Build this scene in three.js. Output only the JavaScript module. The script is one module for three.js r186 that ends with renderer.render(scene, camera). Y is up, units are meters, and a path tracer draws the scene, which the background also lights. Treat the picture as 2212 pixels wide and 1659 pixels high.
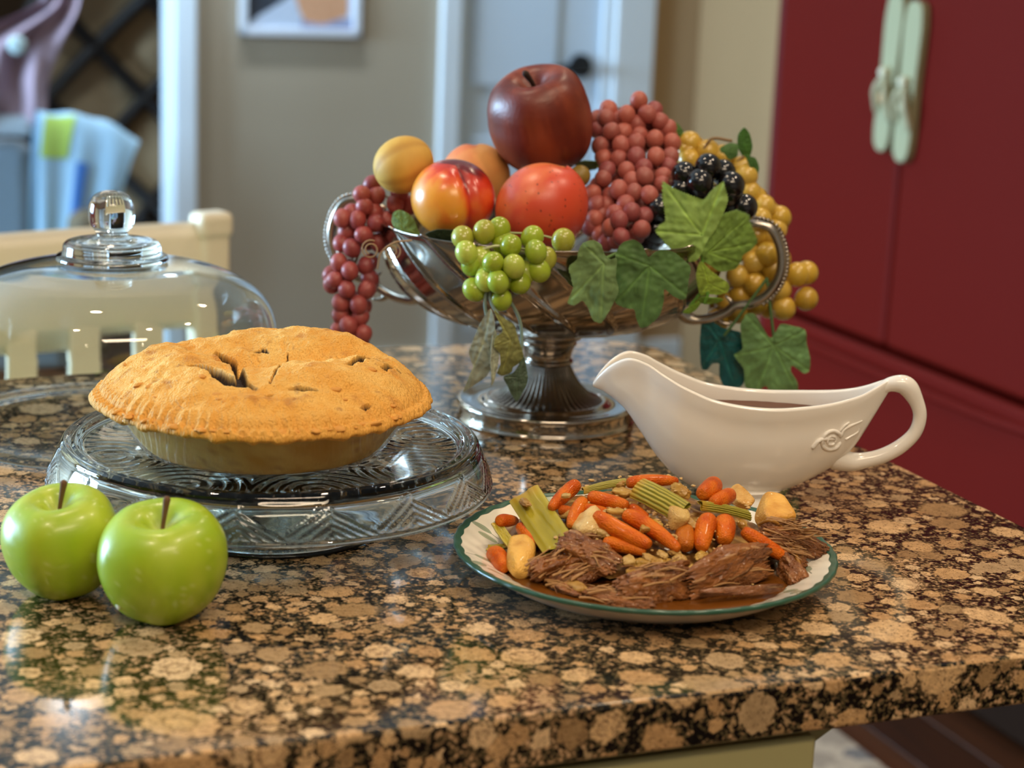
import * as THREE from 'three';
import { ImprovedNoise } from 'three/addons/math/ImprovedNoise.js';
import { RoundedBoxGeometry } from 'three/addons/geometries/RoundedBoxGeometry.js';
import { mergeGeometries, mergeVertices } from 'three/addons/utils/BufferGeometryUtils.js';
import { RectAreaLightUniformsLib } from 'three/addons/lights/RectAreaLightUniformsLib.js';

// ------------------------------------------------------------------ camera, sky, light, exposure
const scene = new THREE.Scene();
const camera = new THREE.PerspectiveCamera(23.43, 4 / 3, 0.05, 60);
camera.position.set(0, 1.343, 0);
camera.rotation.set(-13.3 * Math.PI / 180, 0, 2.35 * Math.PI / 180);   // held a little clockwise, looking down at the worktop
camera.focus = 1.34;
camera.userData.fStop = 5.5;
const renderer = new THREE.WebGLRenderer({ antialias: true });
renderer.toneMapping = THREE.LinearToneMapping;
renderer.toneMappingExposure = 1.0;
renderer.shadowMap.enabled = true;
RectAreaLightUniformsLib.init();
scene.background = new THREE.Color(0.62, 0.8, 1.0);                      // daylight outside the window

const TURN = 21.5 * Math.PI / 180;                                       // the room stands at this angle to the camera
const CT = Math.cos(TURN), ST = Math.sin(TURN);
const room = (x, y, z) => new THREE.Vector3(x * CT + z * ST, y, -x * ST + z * CT);   // room axes -> world

const WARM = new THREE.Color(1.0, 0.80, 0.58), COOL = new THREE.Color(0.45, 0.71, 1.0);
const CEIL = 2.6;
const LAMPS = [[-0.55, -0.7, 1.9], [0.75, -0.55, 2.0], [1.45, -1.0, 2.0], [0.1, -1.7, 1.5], [1.35, -2.2, 1.4], [1.21, -5.0, 6.5], [0.66, -4.97, 4.5], [-1.2, 1.2, 2.2], [0.9, 1.4, 2.6], [0.75, -6.5, 6]];   // downlights: x, z, intensity; back pair, den and kitchen floor ones are added fill
const PANEL = 15;                                                         // the long ceiling light above the cook
const DAY = 58;                                                          // the windows in the left wall

// ------------------------------------------------------------------ helpers
function rnd(seed) { let a = seed >>> 0; return () => { a = (a + 0x6d2b79f5) | 0; let t = Math.imul(a ^ (a >>> 15), 1 | a); t = (t + Math.imul(t ^ (t >>> 7), 61 | t)) ^ t; return ((t ^ (t >>> 14)) >>> 0) / 4294967296; }; }
const perlin = new ImprovedNoise();
const N = (x, y, z = 0) => perlin.noise(x + 100.3, y + 100.7, z + 100.1);
const fbm = (x, y, z = 0, o = 4) => { let s = 0, a = 0.5; for (let i = 0; i < o; i++) { s += a * N(x, y, z); x = x * 2.03 + 7.1; y = y * 2.03 + 3.3; z = z * 2.03 + 5.7; a *= 0.5; } return s; };
const clamp = (x, a = 0, b = 1) => Math.min(b, Math.max(a, x));
const smooth = (a, b, x) => { const t = clamp((x - a) / (b - a)); return t * t * (3 - 2 * t); };
const mix = (a, b, t) => a + (b - a) * t;
const V = (x, y, z) => new THREE.Vector3(x, y, z);
const lin = (hex) => { const c = new THREE.Color(hex); return [c.r, c.g, c.b]; };
const mixc = (a, b, t) => [mix(a[0], b[0], t), mix(a[1], b[1], t), mix(a[2], b[2], t)];

const taken = {};
const numbered = (name) => { const n = taken[name] = (taken[name] ?? -1) + 1; return n ? name + '_' + String(n).padStart(3, '0') : name; };
function tag(o, label, category, group) { o.userData = { label, category }; if (group) o.userData.group = group; return o; }
function thing(name, label, category, pos, turn = 0, group) {
  const o = new THREE.Group(); o.name = numbered(name); scene.add(o);
  if (pos) o.position.copy(pos.isVector3 ? pos : V(...pos));
  o.rotation.y = turn; tag(o, label, category, group); return o;
}
function part(name, geo, m, parent, label) {
  const o = new THREE.Mesh(geo, m); o.name = numbered(name); o.castShadow = o.receiveShadow = true; parent.add(o);
  if (label) o.userData.label = label; return o;
}
function struct(name, geo, m) {
  const o = new THREE.Mesh(geo, m); o.name = name; o.rotation.y = TURN; o.castShadow = o.receiveShadow = true; o.userData.kind = 'structure'; scene.add(o); return o;
}
const std = (color, roughness = 0.6, more = {}) => new THREE.MeshStandardMaterial({ color, roughness, ...more });
const phys = (color, roughness = 0.6, more = {}) => new THREE.MeshPhysicalMaterial({ color, roughness, ...more });

function dataTex(w, h, f, srgb = true, wrap = true) {
  const d = new Uint8Array(w * h * 4);
  for (let y = 0, i = 0; y < h; y++) for (let x = 0; x < w; x++, i += 4) { const c = f(x, y); d[i] = c[0]; d[i + 1] = c[1]; d[i + 2] = c[2]; d[i + 3] = 255; }
  const t = new THREE.DataTexture(d, w, h); t.magFilter = THREE.LinearFilter; t.minFilter = THREE.LinearMipmapLinearFilter;
  t.wrapS = t.wrapT = wrap ? THREE.RepeatWrapping : THREE.ClampToEdgeWrapping;
  if (srgb) t.colorSpace = THREE.SRGBColorSpace; t.needsUpdate = true; return t;
}
// a skin of nu x nv quads; f(u, v) returns a point; colour(u, v, point) is optional
function skin(nu, nv, f, { closed = false, su = 1, sv = 1, colour, flip = false } = {}) {
  const pos = [], uv = [], col = [], idx = [];
  for (let j = 0; j <= nv; j++) for (let i = 0; i <= nu; i++) {
    const u = i / nu, v = j / nv, p = f(closed && i === nu ? 0 : u, v);
    pos.push(p[0], p[1], p[2]); uv.push(u * su, v * sv);
    if (colour) col.push(...colour(closed && i === nu ? 0 : u, v, p));
  }
  for (let j = 0; j < nv; j++) for (let i = 0; i < nu; i++) {
    const a = j * (nu + 1) + i, b = a + 1, c = a + nu + 1, d = c + 1;
    if (flip) idx.push(a, c, b, b, c, d); else idx.push(a, b, c, b, d, c);
  }
  const g = new THREE.BufferGeometry();
  g.setAttribute('position', new THREE.Float32BufferAttribute(pos, 3));
  g.setAttribute('uv', new THREE.Float32BufferAttribute(uv, 2));
  if (colour) g.setAttribute('color', new THREE.Float32BufferAttribute(col, 3));
  g.setIndex(idx); g.computeVertexNormals();
  if (closed) {
    const n = g.attributes.normal;
    for (let j = 0; j <= nv; j++) {
      const a = j * (nu + 1), b = a + nu, s = V(n.getX(a) + n.getX(b), n.getY(a) + n.getY(b), n.getZ(a) + n.getZ(b)).normalize();
      n.setXYZ(a, s.x, s.y, s.z); n.setXYZ(b, s.x, s.y, s.z);
    }
  }
  return g;
}
// points on a smooth line through [r, y] pairs
function curve2(pts, n) { const c = new THREE.CatmullRomCurve3(pts.map((p) => V(p[0], p[1], 0)), false, 'centripetal'); return Array.from({ length: n + 1 }, (_, i) => { const p = c.getPoint(i / n); return [Math.max(0, p.x), p.y]; }); }
// a turned body; mod(angle, k along the profile, r, y) may bend it
function turned(prof, nseg, mod, opt = {}) {
  const n = prof.length - 1;
  return skin(nseg, n, (u, v) => {
    const a = u * 2 * Math.PI, k = Math.round(v * n); let [r, y] = prof[k];
    if (mod) [r, y] = mod(a, k / n, r, y, k);
    return [r * Math.cos(a), y, -r * Math.sin(a)];
  }, { closed: true, ...opt });
}
// a round-ended tube through points, radius(t)
function tube(pts, radius, nl = 24, nr = 10, squash = 1, closedEnds = true) {
  const c = new THREE.CatmullRomCurve3(pts.map((p) => p.isVector3 ? p : V(...p)), false, 'centripetal'), f = c.computeFrenetFrames(nl, false);
  const rad = typeof radius === 'function' ? radius : () => radius, rows = [];
  if (closedEnds) for (const q of [0, 0.35, 0.7]) rows.push([0, q]);
  for (let i = 0; i <= nl; i++) rows.push([i / nl, 1]);
  if (closedEnds) for (const q of [0.7, 0.35, 0]) rows.push([1, q]);
  return skin(nr, rows.length - 1, (u, v) => {
    const [t, q] = rows[Math.round(v * (rows.length - 1))], k = Math.round(t * nl), p = c.getPointAt(t), r = rad(t), a = u * 2 * Math.PI;
    const cap = q < 1 ? (t < 0.5 ? -1 : 1) * Math.sqrt(1 - q * q) * r * 0.8 : 0;
    return p.addScaledVector(f.normals[k], Math.cos(a) * r * q).addScaledVector(f.binormals[k], Math.sin(a) * r * q * squash).addScaledVector(f.tangents[k], cap).toArray();
  }, { closed: true });
}
// a ball whose radius is f(direction); directions run pole to pole along y
function ball(nu, nv, f, colour) {
  return skin(nu, nv, (u, v) => {
    const a = u * 2 * Math.PI, b = v * Math.PI, d = [Math.sin(b) * Math.cos(a), -Math.cos(b), -Math.sin(b) * Math.sin(a)], r = f(d, a, b);
    return r.length ? r : [d[0] * r, d[1] * r, d[2] * r];
  }, { closed: true, colour });
}
const box = (w, h, d, x = 0, y = 0, z = 0, r = 0) => { const g = r ? new RoundedBoxGeometry(w, h, d, 3, r) : new THREE.BoxGeometry(w, h, d); g.translate(x, y, z); return g; };
const joined = (list) => mergeGeometries(list.map((g) => { const q = g.index ? g : mergeVertices(g); for (const k of Object.keys(q.attributes)) if (!['position', 'normal', 'uv'].includes(k)) q.deleteAttribute(k); return q; }));
// lay a geometry with its y axis from a to b
function along(a, b, roll = 0) {
  const q = new THREE.Quaternion().setFromUnitVectors(V(0, 1, 0), b.clone().sub(a).normalize());
  return q.multiply(new THREE.Quaternion().setFromAxisAngle(V(0, 1, 0), roll));
}
const glass = (tint = 0xffffff) => phys(tint, 0.0, { transmission: 1, thickness: 0.01, ior: 1.5 });
const pane = phys(0xffffff, 0.0, { transmission: 1, thickness: 0, ior: 1.45 });

// ------------------------------------------------------------------ the room shell
const paintNoise = dataTex(256, 256, (x, y) => { const v = 128 + 60 * fbm(x / 9, y / 9, 1, 3); return [v, v, v]; }, false);
const wallPaint = std(0xb0a28c, 0.85, { bumpMap: paintNoise, bumpScale: 0.0008 });
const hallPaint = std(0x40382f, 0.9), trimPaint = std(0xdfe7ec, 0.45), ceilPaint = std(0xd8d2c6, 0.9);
const XL = -3.3, XR = 2.72, ZF = 2.4, ZB = -5.4, T = 0.14;
const wall = (w, h, d, x, y, z) => box(w, h, d, x, y, z);
struct('wall_back', joined([
  wall(XL * -1 - 0.7, CEIL, T, (XL - 0.7) / 2, CEIL / 2, ZB - T / 2),
  wall(1.844 - 1.03, CEIL, T, (1.844 + 1.03) / 2, CEIL / 2, ZB - T / 2),
  wall(1.73, CEIL - 2.1, T, 0.165, CEIL - (CEIL - 2.1) / 2, ZB - T / 2),
  wall(0.556, CEIL - 2.05, T, 2.122, CEIL - (CEIL - 2.05) / 2, ZB - T / 2)]), wallPaint);
const warmLitPaint = std(0x9e7c54, 0.88, { bumpMap: paintNoise, bumpScale: 0.0008 });  // warm kitchen light put into the wall colour
struct('wall_right', wall(T, CEIL, ZF - ZB + T * 2, XR + T / 2, CEIL / 2, (ZF + ZB) / 2), warmLitPaint);
struct('wall_front', wall(XR - XL + T * 2, CEIL, T, (XL + XR) / 2, CEIL / 2, ZF + T / 2), std(0xa39684, 0.85));
struct('wall_left', joined([
  wall(T, CEIL, ZF + 3.0, XL - T / 2, CEIL / 2, (ZF - 3.0) / 2),
  wall(T, 0.7, 2.2, XL - T / 2, 0.35, -4.1), wall(T, CEIL - 2.2, 2.2, XL - T / 2, (CEIL + 2.2) / 2, -4.1),
  wall(T, CEIL, 0.2 + T, XL - T / 2, CEIL / 2, -5.3 - T / 2)]), wallPaint);
struct('ceiling', wall(XR - XL + T * 2, T, ZF - ZB + T * 2, (XL + XR) / 2, CEIL + T / 2, (ZF + ZB) / 2), ceilPaint);
struct('wall_back_warm_lit', wall(XR + T - 2.40, CEIL, T, (XR + T + 2.40) / 2, CEIL / 2, ZB - T / 2), std(0xb4946c, 0.88, { bumpMap: paintNoise, bumpScale: 0.0008 }));  // piece of the back wall, coloured browner to carry the warm light
// the darker room seen through the doorway
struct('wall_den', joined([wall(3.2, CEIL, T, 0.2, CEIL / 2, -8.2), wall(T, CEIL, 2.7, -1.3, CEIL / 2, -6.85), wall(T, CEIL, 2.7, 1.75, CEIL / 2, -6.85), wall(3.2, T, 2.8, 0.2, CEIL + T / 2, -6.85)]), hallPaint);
// floor of narrow dark boards running away from the worktop
{
  const floor = new THREE.Group(); floor.name = 'floor'; floor.rotation.y = TURN; floor.userData.kind = 'structure'; scene.add(floor);
  part('subfloor', box(XR - XL + 0.3, 0.1, ZF + 8.4, (XL + XR) / 2, -0.062, (ZF - 8.4) / 2), std(0x1a100a, 0.9), floor);
  const grain = dataTex(128, 1024, (x, y) => { const v = clamp(0.62 + 0.5 * fbm(x / 10, y / 130, 3, 4) + 0.14 * N(x / 2.2, y / 90, 8)); return [36 + 66 * v, 20 + 37 * v, 10 + 18 * v]; });
  const tones = [0xffffff, 0xd9cfc6, 0xb9aea6, 0xf3e2d2].map((c) => std(c, 0.42, { map: grain }));
  const geos = [0, 1, 2].map((k) => { const g = new RoundedBoxGeometry(0.124, 0.016, 2.36, 1, 0.003); const p = g.attributes.position, uv = g.attributes.uv; for (let i = 0; i < p.count; i++) uv.setXY(i, p.getX(i) * 7 + k * 0.37, p.getZ(i) * 0.42 + k * 0.29); return g; });
  const r = rnd(5);
  for (let i = 0; i < 36; i++) for (let k = 0; k < 4; k++) {
    const b = part('floor_plank', geos[Math.floor(r() * 3)], tones[Math.floor(r() * 4)], floor);
    b.position.set(-1.86 + 0.127 * i, -0.008, -7.1 + k * 2.364 + (i % 3) * 0.7);
  }
}
// door, casings and the doorway trim
{
  const d = new THREE.Group(); d.name = 'door_1'; d.rotation.y = TURN; d.userData.kind = 'structure'; scene.add(d);
  const white = std(0xd2e3f3, 0.4);
  part('door_leaf', joined([box(0.474, 2.02, 0.035, 2.146, 1.012, ZB - 0.03, 0.003)]), white, d);
  for (const [y, h] of [[0.45, 0.62], [1.42, 1.0]]) part('door_panel', box(0.27, h, 0.012, 2.10, y, ZB - 0.009, 0.005), white, d);
  const black = std(0x0d0e11, 0.35, { metalness: 0.4 });
  const c = new THREE.CylinderGeometry(0.036, 0.039, 0.014, 24).rotateX(Math.PI / 2).translate(2.318, 0.985, ZB - 0.004);
  part('door_handle', joined([c, tube([[2.318, 0.985, ZB], [2.318, 0.985, ZB + 0.05]], 0.014, 6, 10), tube([[2.318, 0.985, ZB + 0.05], [2.28, 0.984, ZB + 0.056], [2.2, 0.974, ZB + 0.05]], (t) => 0.017 - 0.004 * t, 14, 10)]), black, d);
  struct('trim_1', joined([box(0.065, 2.1, 0.03, 1.8765, 1.05, ZB + 0.012, 0.006), box(0.135, 2.1, 0.03, 2.4855, 1.05, ZB + 0.012, 0.006), box(0.03, 2.05, 0.12, 2.399, 1.025, ZB - 0.055, 0.003), box(0.71, 0.085, 0.03, 2.199, 2.1, ZB + 0.012, 0.006)]), trimPaint);
  struct('trim_2', joined([box(0.068, 2.16, 0.2, 1.063, 1.08, ZB - 0.05, 0.008), box(0.07, 2.16, 0.2, -0.72, 1.08, ZB - 0.05, 0.008), box(1.85, 0.07, 0.2, 0.17, 2.14, ZB - 0.05, 0.008)]), trimPaint);
  struct('baseboard_back', joined([box(0.75, 0.1, 0.016, 1.47, 0.05, ZB + 0.006, 0.003), box(0.16, 0.1, 0.016, 2.636, 0.05, ZB + 0.006, 0.003)]), trimPaint);
}
// two tall windows in the left wall: the daylight
{
  const w = new THREE.Group(); w.name = 'window_1'; w.rotation.y = TURN; w.userData.kind = 'structure'; scene.add(w);
  part('window_frame', joined([box(0.1, 0.07, 2.2, XL - 0.07, 0.735, -4.1), box(0.1, 0.07, 2.2, XL - 0.07, 2.165, -4.1), box(0.1, 1.5, 0.07, XL - 0.07, 1.45, -3.035), box(0.1, 1.5, 0.07, XL - 0.07, 1.45, -5.165), box(0.1, 1.5, 0.08, XL - 0.07, 1.45, -4.1)]), trimPaint, w);
  for (const z of [-3.57, -4.63]) part('window_pane', box(0.006, 1.36, 0.98, XL - 0.07, 1.45, z), pane, w);
  for (const z of [-3.57, -4.63]) {
    const l = new THREE.RectAreaLight(COOL, DAY, 0.96, 1.34); l.name = 'window_daylight';
    l.position.copy(room(XL - 0.03, 1.45, z)); l.lookAt(room(XL + 1, 1.45, z)); scene.add(l);
  }
}
// long flush ceiling light behind and above the camera
{
  const p = room(0.25, CEIL, 0.45), f = thing('ceiling_light', 'long flat white ceiling light over the kitchen worktop', 'ceiling light', p, TURN);
  part('housing', box(1.3, 0.05, 0.42, 0, -0.026, 0, 0.01), std(0xe8e4da, 0.5), f);
  part('diffuser', box(1.22, 0.012, 0.34, 0, -0.056, 0, 0.004), std(0x332e28, 0.6, { emissive: 0xffe0b6, emissiveIntensity: 7 }), f);
  const l = new THREE.RectAreaLight(WARM, PANEL, 1.2, 0.32); l.name = 'ceiling_light_glow'; l.position.copy(p); l.position.y -= 0.066; l.rotation.set(-Math.PI / 2, 0, TURN); scene.add(l);
}
// recessed downlights, the last five added as fill
{
  const ring = std(0xe8e4da, 0.5), where = ['over the left front of the worktop', 'over the right front of the worktop', 'beside the red refrigerator', 'over the middle of the worktop', 'near the far end of the refrigerator', 'near the picture on the back wall, added to stand in for daylight', 'near the doorway to the den, added to stand in for daylight', 'added as fill over the kitchen floor at the left', 'added as fill over the kitchen floor at the right', 'added inside the den to brighten it'];
  let nth = 0;
  for (const [x, z, power] of LAMPS) {
    const p = room(x, CEIL, z), back = z < -4 && z > -6;
    const f = thing('recessed_light', 'round white recessed ceiling light ' + where[nth++], 'ceiling light', p, 0, 'recessed ceiling lights');
    part('trim_ring', turned([[0.055, -0.001], [0.058, -0.006], [0.078, -0.006], [0.082, 0]], 32), ring, f);
    const m = std(0x222222, 0.5, { emissive: back ? 0xffffff : 0xffe2b8, emissiveIntensity: back ? 12 : 14 });
    part('lamp_lens', turned([[0, -0.004], [0.03, -0.0035], [0.055, -0.001]].reverse(), 32), m, f);
    const s = new THREE.SpotLight(back ? new THREE.Color(0.72, 0.86, 1.0) : WARM, power, 0, 1.25, 0.6, 2); s.name = 'downlight';  // back pair tinted cool to stand in for daylight on wall and door
    s.position.copy(p).y -= 0.02; s.target.position.copy(p).y = 0; s.castShadow = true; s.shadow.radius = 2.6; scene.add(s, s.target);
  }
}

// ------------------------------------------------------------------ granite worktop
const TOP = 0.92;
function granite() {
  const W = 2048, S = 0.86, px = S / W, r = rnd(21), cells = 40, cs = S / cells, grid = Array.from({ length: cells * cells }, () => []), all = [];
  const put = (rad, tries, gap) => {
    for (let k = 0; k < tries; k++) {
      const x = r() * S, y = r() * S;
      let ok = true;
      for (const c of all) { let dx = Math.abs(c.x - x), dy = Math.abs(c.y - y); dx = Math.min(dx, S - dx); dy = Math.min(dy, S - dy); if (dx * dx + dy * dy < ((c.r + rad) * gap) ** 2) { ok = false; break; } }
      if (!ok) continue;
      const c = { x, y, r: rad * (0.8 + 0.4 * r()), tone: r(), ring: r() < 0.3 ? 0.4 + 0.35 * r() : 0, sq: 0.72 + 0.5 * r(), an: r() * 3.14, faint: r(), rim: r() };
      all.push(c);
      const n = Math.ceil(c.r * 1.5 / cs), ci = Math.floor(x / cs), cj = Math.floor(y / cs);
      for (let j = -n; j <= n; j++) for (let i = -n; i <= n; i++) grid[((cj + j + cells) % cells) * cells + (ci + i + cells) % cells].push(c);
    }
  };
  put(0.0165, 46, 1.25); put(0.0115, 330, 1.05); put(0.0082, 1000, 0.98); put(0.0056, 2600, 0.95); put(0.0036, 3600, 0.95);
  const tan = [[222, 182, 132], [206, 164, 114], [228, 192, 146], [196, 154, 106]], dark = [17, 15, 14], olive = [84, 74, 50], brown = [128, 100, 70], bit = [198, 160, 120];
  return dataTex(W, W, (X, Y) => {
    const x = X * px, y = Y * px, q = fbm(x * 210, y * 210, 2, 3), q2 = fbm(x * 210, y * 210, 39, 3);
    const wx = x + 0.0066 * q, wy = y + 0.0066 * q2;
    const f = N(x * 820, y * 820, 31), g = N(x * 420, y * 420, 61), m = fbm(x * 200, y * 200, 17, 3), big = fbm(x * 10, y * 10, 44, 2);
    let best = 9, bc = null;
    for (const c of grid[(Math.floor(y / cs) % cells) * cells + Math.floor(x / cs) % cells]) {
      let dx = wx - c.x, dy = wy - c.y; if (dx > S / 2) dx -= S; if (dx < -S / 2) dx += S; if (dy > S / 2) dy -= S; if (dy < -S / 2) dy += S;
      const ca = Math.cos(c.an), sa = Math.sin(c.an), d = Math.hypot(dx * ca + dy * sa, (dy * ca - dx * sa) * c.sq) / c.r;
      if (d < best) { best = d; bc = c; }
    }
    // ground: black flakes, olive and brown grains, scattered pale bits
    const k0 = m * 1.2 + 0.5 * g + 0.22 * f + big * 0.5;
    let c = k0 > 0.34 ? bit : k0 > 0.14 ? brown : k0 > -0.06 ? olive : dark;
    if (bc && best < 1) {
      const k = 0.93 + 0.26 * m + 0.12 * f;
      c = tan[Math.floor(bc.tone * 4)].map((v) => v * k);
      const s = 0.55 * f + 0.5 * g + 0.4 * m;
      if (s < -0.34) c = mixc(c, [70, 50, 36], 0.85); else if (s > 0.42) c = mixc(c, [240, 212, 178], 0.6);
      if (bc.ring && Math.abs(best - bc.ring) < 0.07 && s > -0.2) c = mixc(c, [112, 84, 58], 0.55);
      if (bc.faint < 0.32) c = mixc(c, [120, 98, 68], 0.5 * (1 - best * 0.3));
      if (best > 0.84) c = mixc(c, bc.rim < 0.5 ? [92, 76, 50] : bc.rim < 0.8 ? [44, 36, 26] : c, smooth(0.84, 0.97, best) * 0.85);
    }
    return [clamp(c[0], 0, 255), clamp(c[1], 0, 255), clamp(c[2], 0, 255)];
  });
}
const graniteMap = granite();
const graniteMat = phys(0xffffff, 0.1, { map: graniteMap, ior: 1.5 });
{
  const L = -1.15, R = 0.88, F = 0.904, s = new THREE.Shape();
  s.moveTo(L, F); s.lineTo(R - 0.012, F); s.quadraticCurveTo(R, F, R, F + 0.012); s.lineTo(R, 1.75); s.quadraticCurveTo(R + 0.005, 1.835, R - 0.07, 1.85); s.lineTo(0.6, 1.853); s.lineTo(0.27, 1.80); s.lineTo(L, 1.62); s.closePath();
  const g = new THREE.ExtrudeGeometry(s, { depth: 0.028, bevelEnabled: true, bevelThickness: 0.003, bevelSize: 0.003, bevelOffset: -0.003, bevelSegments: 3, curveSegments: 8 }).rotateX(-Math.PI / 2).translate(0, TOP - 0.031, 0);
  const p = g.attributes.position, n = g.attributes.normal, uv = g.attributes.uv;
  for (let i = 0; i < p.count; i++) {
    const nx = Math.abs(n.getX(i)), ny = Math.abs(n.getY(i)), x = p.getX(i), y = p.getY(i), z = p.getZ(i);
    if (ny > 0.6) uv.setXY(i, x / 0.86, z / 0.86); else if (nx > 0.6) uv.setXY(i, (y + 0.3) / 0.86, z / 0.86); else uv.setXY(i, x / 0.86, (z - y) / 0.86);
  }
  const c = thing('countertop', 'polished brown speckled granite worktop that everything stands on', 'countertop', [0, 0, 0], TURN);
  part('slab', g, graniteMat, c);
}
// sage cabinet under the worktop
{
  const sage = std(0xb3ad7c, 0.4), k = thing('kitchen_cabinet', 'sage green base cabinet with raised panel door under the granite', 'cabinet', [0, 0, 0], TURN);
  part('carcass', joined([box(1.6, 0.785, 0.82, -0.218, 0.4925, -1.347, 0.002), box(1.6, 0.1, 0.72, -0.23, 0.05, -1.36)]), sage, k);
  const doorPart = (x, w) => {
    const d = part('door', joined([box(w, 0.06, 0.022, x, 0.848, -0.9255, 0.004), box(w, 0.06, 0.022, x, 0.13, -0.9255, 0.004), box(0.06, 0.658, 0.022, x - w / 2 + 0.03, 0.489, -0.9255, 0.003), box(0.06, 0.658, 0.022, x + w / 2 - 0.03, 0.489, -0.9255, 0.003), box(w - 0.1, 0.66, 0.01, x, 0.49, -0.9295)]), sage, k);
    part('panel', box(w - 0.16, 0.6, 0.014, x, 0.49, -0.922, 0.005), sage, d);
  };
  doorPart(0.362, 0.42); doorPart(-0.062, 0.42);
  // curved bracket that carries the overhanging end
  const b = new THREE.Shape(); b.moveTo(0.584, 0.868); b.lineTo(0.665, 0.868); b.quadraticCurveTo(0.62, 0.86, 0.584, 0.835); b.closePath();
  part('bracket', new THREE.ExtrudeGeometry(b, { depth: 0.04, bevelEnabled: false }).translate(0, 0.0205, -0.985), sage, k);
}
// pale rug on the boards
{
  const rugTex = dataTex(512, 512, (x, y) => { const a = Math.sin(x / 512 * 6.283 * 4) * Math.sin(y / 512 * 6.283 * 4), n = fbm(x / 24, y / 24, 6, 4), w = N(x / 1.6, y / 1.6, 3) * 9; return a + n > 0.25 ? [150 + w, 132 + w, 112 + w] : a + n < -0.45 ? [112 + w, 104 + w, 98 + w] : [178 + w, 158 + w, 134 + w]; });
  const g = new RoundedBoxGeometry(0.72, 0.009, 2.2, 2, 0.004); const p = g.attributes.position, uv = g.attributes.uv; for (let i = 0; i < p.count; i++) uv.setXY(i, p.getX(i) / 0.6, p.getZ(i) / 0.6);
  const r = thing('area_rug', 'pale grey patterned runner rug on the dark floorboards', 'rug', room(1.33, 0.0045, -2.5), TURN);
  part('pile', g, std(0xffffff, 0.95, { map: rugTex, bumpMap: paintNoise, bumpScale: 0.002 }), r);
}

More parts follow.
